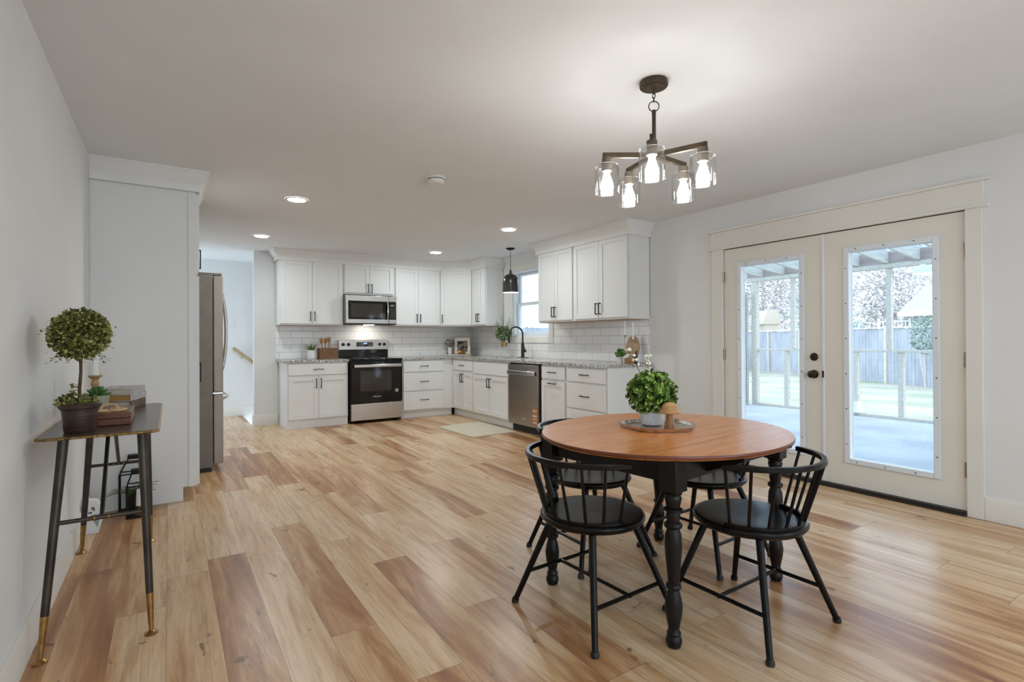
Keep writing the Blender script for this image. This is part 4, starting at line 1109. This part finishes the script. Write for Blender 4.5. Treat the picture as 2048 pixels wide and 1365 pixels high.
# under the console
def lantern(label, x, y, hx, hy, zs, zt, rz=0.0, b=.0045):
    t = thing('lantern', label, 'lantern', (x, y, 0), rz, 'open black metal lanterns on the floor')
    build('base', MB().box(-hx, hx, -hy, hy, 0, .012), M['black'], t, smooth=False)
    tx, ty = hx*.38, hy*.42
    for sx_ in (-1, 1):
        for sy_ in (-1, 1):
            build('post', MB().tube([(sx_*(hx-b), sy_*(hy-b), .012), (sx_*(hx-b), sy_*(hy-b), zs)], b, 6), M['black'], t)
            build('roof_bar', MB().tube([(sx_*(hx-b), sy_*(hy-b), zs), (sx_*tx, sy_*ty, zt-.022)], b*.9, 6), M['black'], t)
    build('upper_frame', MB().tube([(hx-b, hy-b, zs), (-hx+b, hy-b, zs), (-hx+b, -hy+b, zs), (hx-b, -hy+b, zs)], b, 6, closed=True), M['black'], t)
    build('cap', MB().box(-tx-.006, tx+.006, -ty-.006, ty+.006, zt-.026, zt), M['black'], t, bevel=.003)
    return t
lantern('larger open black lantern holding the fern under the console', -.200, 4.485, .088, .058, .268, .392)
lantern('smaller open black lantern holding the white candle under the console', -.188, 4.345, .052, .058, .212, .318)
t = thing('potted_fern', 'fern in a black pot inside the larger lantern', 'plant', (-.200, 4.485, .0125))
build('pot', MB().lathe([(.034, 0), (.046, .105), (.047, .110), (.042, .110), (.040, .098)], (0, 0, 0), 24), M['rubber'], t)
build('soil', MB().lathe([(.0395, .096), (.001, .10)], (0, 0, 0), 16, capb=False), M['soil'], t)
mb = MB()
for k in range(26):
    a = 2*math.pi*k/26+rng.uniform(-.2, .2); el = rng.uniform(.55, 1.35); Lf = rng.uniform(.14, .20)
    h_ = Vector((math.cos(a), math.sin(a), 0)); pts = []
    if h_.y > .15: Lf *= .38
    for q in range(11):
        s_ = q/10
        pts.append(Vector((0, 0, .10))+h_*Lf*s_*math.cos(el*.65)+Vector((0, 0, Lf*(1.15*math.sin(el)*s_-.50*s_*s_))))
    mb.tube(pts, .0011, 5)
    sd = Vector((-h_.y, h_.x, 0))
    for q in range(1, 11):
        for sg in (-1, 1):
            l_ = .036*(1-q/11)+.006
            for f_ in (0, .5):
                p_ = pts[q].lerp(pts[min(q+1, 10)], f_)
                mb.leaf(p_, sd*sg+h_*.5, (0, 0, 1), l_, .0075, .1, 'dia')
build('fronds', mb, M['leaf_fern'], t, smooth=False)
t = thing('candle_on_stand', 'white tapered candle on a small brass stand inside the smaller lantern', 'candle', (-.170, 4.335, .0125))
build('brass_stand', MB().lathe([(.022, 0), (.022, .004), (.006, .010), (.005, .045), (.014, .055), (.014, .060)], (0, 0, 0), 18), M['gold'], t)
build('wax_body', MB().lathe([(.0175, .0605), (.0165, .12), (.0135, .165), (.012, .170), (.001, .168)], (0, 0, 0), 20), M['wax'], t)
build('wick', MB().tube([(0, 0, .166), (.001, 0, .182)], .0012, 6), M['rubber'], t)
t = thing('faceted_box', 'white faceted box with a grey triangle on the floor against the left wall', 'box', (-.398, 4.115, 0))
build('body', MB().yprism([(-.038, 0), (.034, 0), (.064, .115), (.030, .20), (-.034, .215)], -.018, .03), M['plastic'], t, bevel=.002)
build('grey_triangle', MB().yprism([(-.006, .115), (.046, .118), (.030, .035)], -.0196, -.0184), M['grey_panel'], t, smooth=False)
mk = MB()
for k in range(4): mk.box(-.002+.005*k, .001+.005*k, -.0196, -.0184, .150-.004*k, .168-.006*abs(k-1.5))
for k in range(3): mk.box(-.014+.006*k, -.010+.006*k, -.0196, -.0184, .124, .136)
build('dark_mark', mk, M['rubber'], t, smooth=False)

# ------------------------------------------------------------------ on the dining table
TT = TZ-.0035
t = thing('serving_tray', 'hammered silver tray with an uneven rim on the dining table', 'tray', (2.035, 1.765, TT))
base = [(-.095, .165), (-.165, .065), (-.170, -.055), (-.075, -.145), (.035, -.165), (.140, -.085), (.185, .045), (.110, .140)]
poly = []
for i in range(len(base)):
    p0, p1, p2, p3 = (Vector(base[(i+k-1) % len(base)]) for k in range(4))
    for q in range(8):
        s_ = q/8
        poly.append(.5*((2*p1)+(p2-p0)*s_+(2*p0-5*p1+4*p2-p3)*s_*s_+(3*p1-p0-3*p2+p3)*s_**3))
build('tray_floor', MB().prism([(p.x*.97, p.y*.97) for p in poly], 0, .005), M['silver'], t, angle=60)
rg = random.Random(3); n_ = len(poly); v = []; f = []
for i, p in enumerate(poly):
    h_ = .020+rg.uniform(-.003, .003); o_ = 1.02+rg.uniform(-.008, .008)
    v += [(p.x*.97, p.y*.97, .0002), (p.x*o_, p.y*o_, h_), (p.x*(o_-.035), p.y*(o_-.035), h_-.001), (p.x*.935, p.y*.935, .0055)]
for i in range(n_):
    j = (i+1) % n_
    for k in range(3): f.append((i*4+k, j*4+k, j*4+k+1, i*4+k+1))
build('rim', MB().add(v, f), M['silver'], t, angle=25)
t = thing('potted_boxwood', 'round green boxwood in a white marbled pot on the tray', 'plant', (2.040, 1.822, TT+.0056))
build('pot', MB().lathe([(.040, 0), (.052, .006), (.060, .025), (.061, .070), (.058, .072), (.056, .062)], (0, 0, 0), 36), M['marble'], t)
build('rim_band', MB().lathe([(.0605, .0705), (.0612, .0715), (.0605, .0745), (.055, .0745)], (0, 0, 0), 36, capb=False, capt=False), M['wood_light'], t)
build('soil', MB().lathe([(.0555, .058), (.001, .066)], (0, 0, 0), 16, capb=False), M['soil'], t)
mb = MB()
for k in range(300):
    z = rng.uniform(-.88, 1); a = rng.uniform(0, 6.28); q = math.sqrt(1-z*z); d = Vector((q*math.cos(a), q*math.sin(a), z))
    tip = Vector((d.x*.118, d.y*.118, .163+d.z*.105))*1.0
    rr = rng.uniform(.86, 1.08)
    tip = Vector((d.x*.118*rr, d.y*.118*rr, .163+d.z*.105*rr))
    st_ = Vector((0, 0, .15)).lerp(tip, .45)
    for s_ in (.55, .68, .8, .9, 1.0):
        p = st_.lerp(tip, s_)
        for m_ in range(4):
            b_ = 2*math.pi*m_/4+s_*5
            o1 = d.orthogonal().normalized(); o2 = d.cross(o1)
            dd = (o1*math.cos(b_)+o2*math.sin(b_))*(.9 if s_ < 1 else .6)+d*.45
            mb.leaf(p, dd, d, rng.uniform(.011, .016), rng.uniform(.011, .0155), .16, 'round')
cloud(mb, (0, 0, .155), (.075, .075, .07), 420, .017, .015, rng, 'round', inner=.02)
build('foliage', mb, M['leaf_box'], t, smooth=False)
for (ax, ay, top) in ((-.055, .10, .375), (.035, .06, .345)):
    sp = MB(); pt = MB()
    pts = [Vector((0, .01, .12)).lerp(Vector((ax, ay, top)), s_/8)+Vector((0, 0, .02*math.sin(math.pi*s_/8))) for s_ in range(9)]
    sp.tube(pts, .0018, 6)
    for q in (5, 6, 7, 8):
        for m_ in range(5):
            b_ = 2*math.pi*m_/5+q
            pt.leaf(pts[q]+Vector((rng.gauss(0, .006), rng.gauss(0, .006), rng.gauss(0, .004))), (math.cos(b_), math.sin(b_), .3), (rng.gauss(0, .5), -1, .4), .019, .016, .1)
    o = build('orchid_stem', sp, M['stem'], t)
    build('orchid_petals', pt, M['petal'], o, smooth=False)
t = thing('wooden_mushroom', 'turned wooden mushroom in front of the marbled pot', 'ornament', (2.017, 1.690, TT+.0056))
build('stalk', MB().lathe([(.0265, 0), (.0265, .006), (.021, .035), (.0165, .060), (.0165, .078)], (0, 0, 0), 26), M['wood_stem'], t)
build('cap', MB().lathe([(.018, .076), (.046, .0755), (.050, .080), (.049, .084), (.041, .092), (.039, .100), (.034, .114), (.024, .124), (.010, .129), (.001, .130)], (0, 0, 0), 32, capt=False), M['wood_light'], t)

# ------------------------------------------------------------------ on the kitchen counters
CT = .915
t = thing('potted_grass', 'spiky green plant in a white pot left of the basket', 'plant', (1.692, 7.76, CT))
build('pot', MB().lathe([(.050, 0), (.058, .006), (.062, .06), (.060, .130), (.055, .130), (.054, .115)], (0, 0, 0), 28), M['white'], t)
build('soil', MB().lathe([(.0535, .112), (.001, .116)], (0, 0, 0), 16, capb=False), M['soil'], t)
mb = MB()
for k in range(70):
    a = rng.uniform(0, 6.28); el = rng.uniform(.3, 1.3); L_ = rng.uniform(.12, .25)
    h_ = Vector((math.cos(a), math.sin(a), 0))
    pts = [Vector((0, 0, .115))+h_*(.02+L_*math.cos(el)*s_/5)+Vector((0, 0, L_*(math.sin(el)*s_/5-.35*(s_/5)**2))) for s_ in range(6)]
    sd = Vector((-h_.y, h_.x, 0))
    v = []; f = []
    for i, p in enumerate(pts):
        ww = .0065*(1-i/5.3); v += [p-sd*ww, p+sd*ww]
    for i in range(5): f.append((2*i, 2*i+1, 2*i+3, 2*i+2))
    mb.add(v, f)
build('blades', mb, M['leaf_fern'], t, smooth=False)
t = thing('seagrass_basket', 'rectangular woven basket of wooden utensils left of the range', 'basket', (1.918, 7.775, CT))
hx_, hy_, bh = .128, .075, .150
build('woven_body', MB().box(-hx_, hx_, -hy_, -hy_+.008, 0, bh).box(-hx_, hx_, hy_-.008, hy_, 0, bh).box(-hx_, -hx_+.008, -hy_+.008, hy_-.008, 0, bh).box(hx_-.008, hx_, -hy_+.008, hy_-.008, 0, bh).box(-hx_+.008, hx_-.008, -hy_+.008, hy_-.008, 0, .008), M['basket'], t, smooth=False)
build('rolled_rim', MB().tube([(x, y, bh) for x, y in rrect(hx_-.004, hy_-.004, .012)], .007, 8, closed=True), M['basket'], t)
def utensil(label, x, y, lean, kind):
    t = thing('wooden_%s' % kind, label, kind, (x, y, CT+.010), 0, 'wooden utensils in the basket')
    L_ = .215; d = Vector((lean[0], lean[1], 1)).normalized()
    build('handle', MB().tube([(0, 0, 0), d*L_], .006, 8, radii=[.007, .006]), M['wood_spoon'], t)
    hp = d*L_
    mb = MB()
    if kind == 'spoon':
        sd = d.cross(Vector((0, 1, 0))).normalized(); m_ = Matrix((sd, Vector((0, 1, 0)), d)).transposed()
        s0 = MB().sphere((0, 0, 0), 1, 16, 10)
        mb.add([hp+d*.036+m_ @ Vector((x_*.025, y_*.009, z_*.042)) for x_, y_, z_ in s0.v], s0.f)
    else:
        mb.tube([hp-d*.004, hp+d*.035], .02, 10, radii=[.007, .021], sy=.35)
        for e in (-.016, -.0055, .0055, .016): mb.tube([hp+d*.034+Vector((e*.9, 0, 0)), hp+d*.095+Vector((e*1.15, 0, 0))], .004, 6, radii=[.0045, .0028])
    build('bowl' if kind == 'spoon' else 'tines', mb, M['wood_spoon'], t)
utensil('wooden spoon leaning left in the utensil basket', 1.855, 7.765, (-.10, -.03), 'spoon')
utensil('wooden fork standing upright in the utensil basket', 1.925, 7.775, (.02, -.02), 'fork')
utensil('second wooden spoon behind the fork in the utensil basket', 1.885, 7.800, (.06, .05), 'spoon')
utensil('wooden fork at the right end of the utensil basket', 1.965, 7.79, (-.05, .03), 'fork')

RA = R(-43)
cx_, cy_ = 4.055, 7.795
def loc_(a, b): return (cx_+a*math.cos(RA)-b*math.sin(RA), cy_+a*math.sin(RA)+b*math.cos(RA))
t = thing('display_board', 'white slab tray in the counter corner holding the picture and vase', 'tray', (cx_, cy_, CT), RA)
build('slab', MB().box(-.215, .215, -.075, .070, .004, .020), M['white'], t, bevel=.004)
for q in (-.18, .18): build('foot', MB().box(q-.02, q+.02, -.06, .055, 0, .0038), M['white'], t, smooth=False)
x_, y_ = loc_(.055, .030)
t = thing('picture_frame', 'small framed black and white print leaning in the counter corner', 'picture frame', (x_, y_, CT+.0205), RA)
fr = MB().box(-.145, .145, -.008, .008, 0, .010).box(-.145, .145, -.008, .008, .285, .295).box(-.145, -.135, -.008, .008, .010, .285).box(.135, .145, -.008, .008, .010, .285)
build('wood_frame', fr, M['frame_wood'], t, smooth=False)
mt = build('mat_board', MB().box(-.1345, .1345, -.002, .006, .0105, .2845), M['mat_white'], t, smooth=False)
build('print', MB().box(-.088, .088, -.0032, -.0022, .050, .225), M['print'], mt, smooth=False)
x_, y_ = loc_(-.145, -.028)
t = thing('bud_vase', 'small white vase of dried sprigs left of the framed print', 'vase', (x_, y_, CT+.0205))
build('vase', MB().lathe([(.024, 0), (.030, .010), (.033, .07), (.031, .118), (.026, .120), (.025, .10)], (0, 0, 0), 24), M['white'], t)
mb = cloud(MB(), (0, 0, .195), (.070, .070, .062), 200, .022, .014, rng, spread=.8)
st_ = MB()
for k in range(9):
    a = rng.uniform(0, 6.28); st_.tube([(0, 0, .06), (.022*math.cos(a), .022*math.sin(a), .13), (.055*math.cos(a), .055*math.sin(a), .20)], .0014, 5)
o = build('stems', st_, M['stem'], t)
build('sprigs', mb, M['leaf_dry'], o, smooth=False)
x_, y_ = loc_(.06, -.042)
t = thing('gilded_gourd', 'ribbed gold gourd in front of the framed print', 'ornament', (x_, y_, CT+.0205))
build('gourd', MB().lathe([(.020, 0), (.055, .006), (.076, .032), (.078, .048), (.066, .070), (.040, .082), (.010, .076)], (0, 0, 0), 64, sy=.42, wob=lambda a, z: 1-.05*abs(math.sin(a*6))), M['gold'], t, angle=70)
build('stalk', MB().tube([(0, 0, .075), (.002, 0, .088), (.008, 0, .096)], .005, 8), M['wood_light'], t)
x_, y_ = loc_(-.185, -.01)
tag(build('amber_dish', MB().lathe([(.012, 0), (.026, .012), (.028, .030), (.025, .030), (.012, .010)], (0, 0, 0), 22, capt=True), M['gold']), 'little amber dish at the left end of the white slab', 'dish').location = (x_, y_, CT+.0205)
x_, y_ = loc_(.175, -.035)
tag(build('wooden_knot', wlink((0, 0, .010), .3, .2, .026, .016, .007), M['wood_white']), 'small wooden knot at the right end of the white slab', 'ornament').location = (x_, y_, CT+.0205)

t = thing('stemmed_vase', 'clear stemmed glass vase of eucalyptus greenery behind the faucet', 'vase', (4.265, 6.715, CT))
gp = [(.042, 0), (.042, .003), (.010, .008), (.005, .016), (.005, .105), (.012, .125), (.036, .148), (.041, .19), (.041, .225), (.039, .225), (.038, .19), (.033, .152), (.004, .130)]
build('glass_body', MB().lathe(gp, (0, 0, 0), 28), M['goblet'], t)
build('gold_band', MB().lathe([(.0415, .165), (.0425, .168), (.0425, .222), (.0415, .225)], (0, 0, 0), 28, capb=False, capt=False), M['gold'], t)
mb = cloud(MB(), (-.01, 0, .355), (.105, .125, .10), 560, .044, .024, rng, spread=.9, inner=.1)
st_ = MB()
for k in range(14):
    a = rng.uniform(0, 6.28); e_ = Vector((.10*math.cos(a)-.02, .14*math.sin(a), rng.uniform(.40, .58)))
    if k == 0: e_ = Vector((-.03, 0, .61))
    if k == 1: e_ = Vector((-.10, .16, .36))
    pts = [Vector((0, 0, .16)).lerp(e_, s_/7)+Vector((0, 0, .03*math.sin(math.pi*s_/7))) for s_ in range(8)]
    st_.tube(pts, .0016, 5)
    for q in range(3, 8):
        for sg in (-1, 1):
            b_ = rng.uniform(0, 6.28)
            mb.leaf(pts[q], (math.cos(b_), math.sin(b_), .3*sg), (0, 0, 1), .034, .022, .1)
o = build('stems', st_, M['stem'], t)
build('leaves', mb, M['leaf_euc'], o, smooth=False)

t = thing('potted_herb', 'small bright green plant in a little white pot at the counter end', 'plant', (4.085, 4.085, CT))
build('pot', MB().lathe([(.026, 0), (.033, .066), (.034, .072), (.030, .072), (.029, .062)], (0, 0, 0), 22), M['white'], t)
build('soil', MB().lathe([(.0285, .060), (.001, .063)], (0, 0, 0), 14, capb=False), M['soil'], t)
build('foliage', cloud(MB(), (0, 0, .108), (.050, .050, .048), 420, .016, .014, rng, 'round', zmin=.072, inner=.05), M['leaf_box'], t, smooth=False)
t = thing('serving_board', 'oval wooden serving board leaning on the tile at the counter end', 'cutting board', (4.285, 4.10, CT), R(-62))
pl = [(.078*math.cos(q)*(1-.22*max(0, -math.sin(q))), .155+.15*math.sin(q)) for q in [2*math.pi*k/36 for k in range(36)]]
mb = MB().yprism(pl, -.009, .009)
tl = Matrix.Rotation(R(-9), 3, 'X')
mb.v = [tuple(tl @ Vector(v_)) for v_ in mb.v]
build('board', mb, M['wood_cut'], t, bevel=.003)
t = thing('wooden_bookend', 'dark wooden wedge behind the brass candle holder', 'ornament', (4.215, 4.005, CT), R(-48))
build('wedge', MB().yprism([(-.040, 0), (.034, 0), (.034, .14), (.022, .14)], -.03, .03), M['wood_brown'], t, bevel=.003)
t = thing('double_candle_holder', 'brass u-shaped double candle holder on a wooden block', 'candle holder', (4.100, 3.965, CT), R(-58))
build('wood_block', MB().box(-.048, .048, -.028, .028, 0, .062), M['wood_stem'], t, bevel=.003)
arcp = [(-.045, 0, .285), (-.047, 0, .20)]+[(-.002+.045*math.cos(math.pi+q)*1.0, 0, .15+.055*math.sin(math.pi+q)) for q in [math.pi*k/16 for k in range(17)]]+[(.043, 0, .20), (.040, 0, .238)]
br = build('u_arm', MB().tube(arcp, .0032, 8).tube([(-.002, 0, .062), (-.002, 0, .095)], .0032, 8), M['gold'], t)
for (qx, qz) in ((-.045, .285), (.040, .238)):
    build('candle_cup', MB().lathe([(.004, 0), (.011, .004), (.0125, .020), (.010, .020), (.009, .006)], (qx, 0, qz), 16), M['gold'], br)
for (qx, qz, l) in ((-.045, .285, 'white taper candle in the higher left cup of the brass holder'), (.040, .238, 'white taper candle in the lower right cup of the brass holder')):
    a = R(-58)
    c_ = thing('taper_candle', l, 'candle', (4.100+qx*math.cos(a), 3.965+qx*math.sin(a), CT+qz+.0065), 0, 'tapers in the brass holder')
    hh = .165 if qx < 0 else .205
    build('wax', MB().lathe([(.0085, 0), (.0088, .02), (.0062, hh-.004), (.003, hh)], (0, 0, 0), 16), M['wax'], c_)
    build('wick', MB().tube([(0, 0, hh-.001), (0, 0, hh+.007)], .0008, 5), M['rubber'], c_)

# rug
RGc = [(3.035, 6.47), (3.045, 5.525), (3.70, 5.565), (3.70, 6.50)]
t = thing('runner_rug', 'cream woven rug with fringed ends before the sink cabinet', 'rug', (3.37, 6.02, 0))
build('weave', MB().prism([(x-3.37, y-6.02) for x, y in RGc], .001, .009), M['rug'], t, bevel=.002)
mb = MB()
for (p, q, sg) in (((3.045, 5.525), (3.70, 5.565), -1), ((3.035, 6.47), (3.70, 6.50), 1)):
    for k in range(46):
        s_ = (k+.5)/46; x = p[0]+(q[0]-p[0])*s_-3.37; y = p[1]+(q[1]-p[1])*s_-6.02
        mb.tube([(x, y, .006), (x+rng.uniform(-.004, .004), y+sg*.015, .004), (x+rng.uniform(-.008, .008), y+sg*rng.uniform(.026, .036), .0028)], .0026, 5)
    build('fringe', mb, M['rug'], t)
    mb = MB()

# ------------------------------------------------------------------ outdoors: screened porch, yard, fence
PZ, PXX = -.05, 9.15
struct('floor_porch', MB().box(XR+.141, PXX+.12, -2.5, 5.95, PZ-.2, PZ), M['concrete'], smooth=False, label='concrete porch slab')
nx, ny = 24, 24
v = []; f = []; rg = random.Random(5)
for i in range(nx+1):
    for j in range(ny+1):
        x = PXX+.125+70*(i/nx)**1.6; y = -20+80*j/ny
        if i == 0: x = PXX+.125
        v.append((x, y, -.22-.30*min(1, (x-9.3)/14)+(rg.uniform(-.02, .02) if i else 0)))
for i in range(nx):
    for j in range(ny): a = i*(ny+1)+j; f.append((a, a+ny+1, a+ny+2, a+1))
lawn = build('lawn', MB().add(v, f), M['lawn']); lawn['kind'] = 'structure'
lw2 = build('lawn_side', MB().box(XR+.142, PXX+.124, 5.955, 60, -.3, -.22), M['lawn'], smooth=False); lw2['kind'] = 'structure'

t = thing('porch_screen_wall', 'weathered timber screen wall framing the far side of the porch', 'screen wall', (PXX, 0, PZ))
def pb(nm, y0, y1, z0, z1, dx=.045, m='lumber'): return build(nm, MB().box(-dx, dx, y0, y1, z0-PZ, z1-PZ), M[m], t, bevel=.003)
pb('sill', -2.4, 5.60, PZ+.0, PZ+.045); pb('mid_rail', -2.4, 5.60, .955, .995, .055)
pb('top_beam', -2.4, 5.80, 2.235, 2.30, .06); pb('header_board', -2.4, 5.80, 2.301, 2.485, .02, 'lumber_d')
pb('corner_post', 5.60, 5.70, PZ, 2.234, .05)
for y in (4.94, 3.48, 1.9, .5, -1.0): pb('upper_post', y-.035, y+.035, .996, 2.234, .035)
for y in (5.06, 3.95, 3.33, 2.2, 1.1, -.3): pb('lower_post', y-.035, y+.035, PZ+.046, .954, .04)
pb('post_base', 3.90, 4.06, PZ+.0461, .16, .10, 'house_trim')
t = thing('porch_screen_door', 'dark framed screen door at the left end of the porch', 'screen door', (8.55, 5.78, PZ))
w_ = .46
fr = MB().box(-w_, -w_+.06, -.02, .02, .02, 2.0).box(w_-.06, w_, -.02, .02, .02, 2.0).box(-w_+.06, w_-.06, -.02, .02, 1.94, 2.0).box(-w_+.06, w_-.06, -.02, .02, .02, .10).box(-w_+.06, w_-.06, -.02, .02, .62, .68).box(-w_+.06, w_-.06, -.02, .02, .80, .86)
build('frame', fr, M['screenframe'], t, smooth=False)
build('jamb', MB().box(-w_-.06, -w_-.005, -.04, .04, 0, 2.04).box(w_+.005, w_+.06, -.04, .04, 0, 2.04).box(-w_-.06, w_+.06, -.04, .04, 2.041, 2.10), M['lumber'], t, smooth=False)
t = thing('porch_roof', 'porch roof of timber rafters under translucent sheets', 'porch roof', (PXX, 0, 2.302))
sl = .088
def rz_(x): return -(x)*sl
for k, y in enumerate([-2.2+.4*i for i in range(21)]):
    y += .10
    x0_, x1_ = XR+.16-PXX, .22
    build('rafter', MB().add([(x0_, y-.02, rz_(x0_)), (x1_, y-.02, rz_(x1_)), (x1_, y-.02, rz_(x1_)+.19), (x0_, y-.02, rz_(x0_)+.19), (x0_, y+.02, rz_(x0_)), (x1_, y+.02, rz_(x1_)), (x1_, y+.02, rz_(x1_)+.19), (x0_, y+.02, rz_(x0_)+.19)],
        [(0, 1, 2, 3), (7, 6, 5, 4), (0, 4, 5, 1), (3, 2, 6, 7), (1, 5, 6, 2), (0, 3, 7, 4)]), M['lumber'], t, smooth=False)
x0_, x1_ = XR+.16-PXX, .30
build('roof_sheet', MB().add([(x0_, -2.4, rz_(x0_)+.195), (x1_, -2.4, rz_(x1_)+.195), (x1_, 6.1, rz_(x1_)+.195), (x0_, 6.1, rz_(x0_)+.195)], [(0, 1, 2, 3)]), M['roofsheet'], t, smooth=False)

t = thing('glint_lamp', 'lit white stand-in glint lamp under the beam at the right edge of the door pane', 'stand-in glint lamp', (PXX-.10, 3.02, 2.10))  # added lamp standing in for a bright reflection in the pane
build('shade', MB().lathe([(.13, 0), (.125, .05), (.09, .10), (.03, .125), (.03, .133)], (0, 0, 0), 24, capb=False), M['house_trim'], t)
build('bulb', MB().sphere((0, 0, .03), .055, 16, 10), M['glintbulb'], t)
# fence
def fence(label, p0, p1, zb, zt, group='grey board fences'):
    p0, p1 = Vector((p0[0], p0[1], 0)), Vector((p1[0], p1[1], 0)); d = (p1-p0); L_ = d.length; d.normalize()
    t = thing('wooden_fence', label, 'fence', (p0.x, p0.y, zb), math.atan2(d.y, d.x), group)
    mb = MB(); n_ = int(L_/.145); r_ = random.Random(int(L_*10))
    for k in range(n_):
        x = k*.145; mb.box(x, x+.136, -.010+r_.uniform(-.006, .006), .012, .03, zt-zb+r_.uniform(-.03, .01))
    build('boards', mb, M['fence'], t, smooth=False)
    build('rail', MB().box(0, L_, .013, .05, .4, .49).box(0, L_, .013, .05, zt-zb-.35, zt-zb-.26), M['lumber'], t, smooth=False)
    build('cap_rail', MB().box(0, L_, -.07, .06, zt-zb+.012, zt-zb+.05), M['house_trim'], t, smooth=False)
    k = 0.0
    while k < L_:
        build('post', MB().box(k-.05, k+.05, -.085, -.017, 0, zt-zb+.10), M['lumber'], t, smooth=False); k += 2.4
    return t
fd = Vector((-.454, -.891))
A0 = Vector((25.66, 15.6))
fence('long grey board fence across the yard behind the french doors', (A0.x-.454*-4, A0.y+.891*4), (A0.x-.454*20, A0.y-.891*20), -.50, 1.52)
fence('grey board fence seen through the kitchen window', (A0.x+1.7, A0.y+3.75), (7.0, 18.2), -.45, 1.70)

# trees
# wooded rise beyond the neighbours
v = []; f = []; nu, nv = 60, 10; rg = random.Random(8)
for i in range(nu+1):
    a = R(5+100*i/nu)
    for j in range(nv+1):
        d_ = 60+22*j/nv; h_ = -1+(13+2.0*math.sin(i*.9)+1.4*math.sin(i*2.3+1))*math.sin(math.pi/2*j/nv)+(rg.uniform(-.7, .7) if 0 < j else 0)
        v.append((d_*math.cos(a), d_*math.sin(a), h_))
for i in range(nu):
    for j in range(nv): q = i*(nv+1)+j; f.append((q, q+nv+1, q+nv+2, q+1))
hl_ = build('wooded_hillside', MB().add(v, f), M['hill'], angle=180); hl_['kind'] = 'structure'

def tree(label, x, y, h, rx, kind, seed, n=900, L=.42):
    r_ = random.Random(seed); t = thing('yard_tree', label, 'tree', (x, y, -.5), 0, 'trees behind the fence')
    tr = MB().tube([(0, 0, 0), (.1, .05, h*.3), (-.05, .1, h*.6), (0, 0, h*.8)], .2, 8, radii=[.24, .17, .11, .05])
    for k in range(14):
        a = r_.uniform(0, 6.28); z0 = h*r_.uniform(.25, .7); l_ = rx*r_.uniform(.6, 1.0)
        tr.tube([(0, 0, z0), (l_*.5*math.cos(a), l_*.5*math.sin(a), z0+l_*.35), (l_*math.cos(a), l_*math.sin(a), z0+l_*.8)], .05, 6, radii=[.07, .045, .02])
    build('trunk', tr, M['bark'], t)
    mb = cloud(MB(), (0, 0, h*.56), (rx, rx, h*.46), n, L, L*.45, r_, 'dia', inner=.08, spread=1.2)
    build('crown', mb, M['twig_green'] if kind == 'g' else M['twig_brown'], t, smooth=False)
TREES = (('bare brownish tree behind the fence, directly left of the neighbouring roof', 37.5, 14.2, 7.5, 2.2, 'b'), ('evergreen tree behind the fence in the middle of the right door pane', 38.5, 18.8, 8.5, 1.8, 'g'),
         ('bare brownish tree behind the fence, between the two door panes', 34.5, 20.6, 8.0, 2.1, 'b'), ('evergreen tree behind the fence, in the right part of the left door pane', 33.5, 25.0, 8.5, 1.9, 'g'),
         ('evergreen tree behind the fence, in the left part of the left door pane', 33.5, 29.6, 8.5, 2.1, 'g'), ('small dark conifer just beyond the fence in the right door pane', 28.6, 12.7, 3.2, .65, 'g'),
         ('bare brownish tree far behind the neighbouring house', 47, 13.5, 11.0, 3.4, 'b'), ('bare tree in the upper sash of the kitchen window', 14.5, 25.5, 8.0, 2.4, 'b'), ('large bare tree at the far back behind the fence', 46, 23.5, 11.0, 3.6, 'b'))
for k, (l, x, y, h, rx, kd) in enumerate(TREES): tree(l, x, y, h, rx, kd, 40+k, 3600 if rx > 1.5 else 900, .26 if rx > 1.5 else .16)
t = thing('garden_shrub', 'dark green shrub against the fence at the right edge of the door pane', 'shrub', (20.55, 6.82, -.48))
build('foliage', cloud(MB(), (0, 0, 1.75), (.36, .36, .62), 520, .11, .06, random.Random(9), spread=.8), M['shrub'], t, smooth=False)
build('stems', MB().tube([(0, 0, 0), (.05, .05, 1.3)], .03, 6).tube([(0, 0, 0), (-.15, .1, 1.2)], .02, 6), M['bark'], t)
# neighbouring house, shed
t = thing('neighbour_house', 'pale neighbouring house with a wide sloping roof beyond the fence', 'house', (31.2, 10.85, -.5))
build('wall', MB().box(0, 6.2, -11, 0, 0, 2.78), M['house_wall'], t, smooth=False)
build('roof', MB().yprism([(-.6, 2.80), (3.0, 4.42), (6.8, 2.80), (6.8, 2.95), (3.0, 4.57), (-.6, 2.95)], -11.4, .42), M['house_roof'], t, smooth=False)
build('eave_board', MB().box(-.66, -.605, -11.4, .44, 2.74, 2.98), M['house_trim'], t, smooth=False)
t = thing('deck_railing', 'white deck railing beside the neighbouring house', 'railing', (31.3, 10.95, .9))
build('rails', MB().box(-.03, .03, 0, 1.5, 1.10, 1.17).box(-.03, .03, 0, 1.5, .60, .66), M['house_trim'], t, smooth=False)
for k in range(9): build('baluster', MB().box(-.02, .02, .06+.165*k, .10+.165*k, .661, 1.099), M['house_trim'], t, smooth=False)
for k in (0.05, 1.45): build('post', MB().box(-.05, .05, k-.05, k+.05, -1.4, 1.28), M['house_trim'], t, smooth=False)
t = thing('garden_shed', 'tan rounded shed top showing above the fence in the left door pane', 'shed', (27.8, 16.45, -.32), R(-30))
build('wall', MB().box(-.4, .4, -.4, .4, 0, 2.25), M['tan'], t, smooth=False)
build('roof', MB().yprism([(-.50, 2.251), (.50, 2.251), (.42, 2.75), (.22, 3.05), (-.22, 3.05), (-.42, 2.75)], -.46, .46), M['tan'], t, bevel=.03)
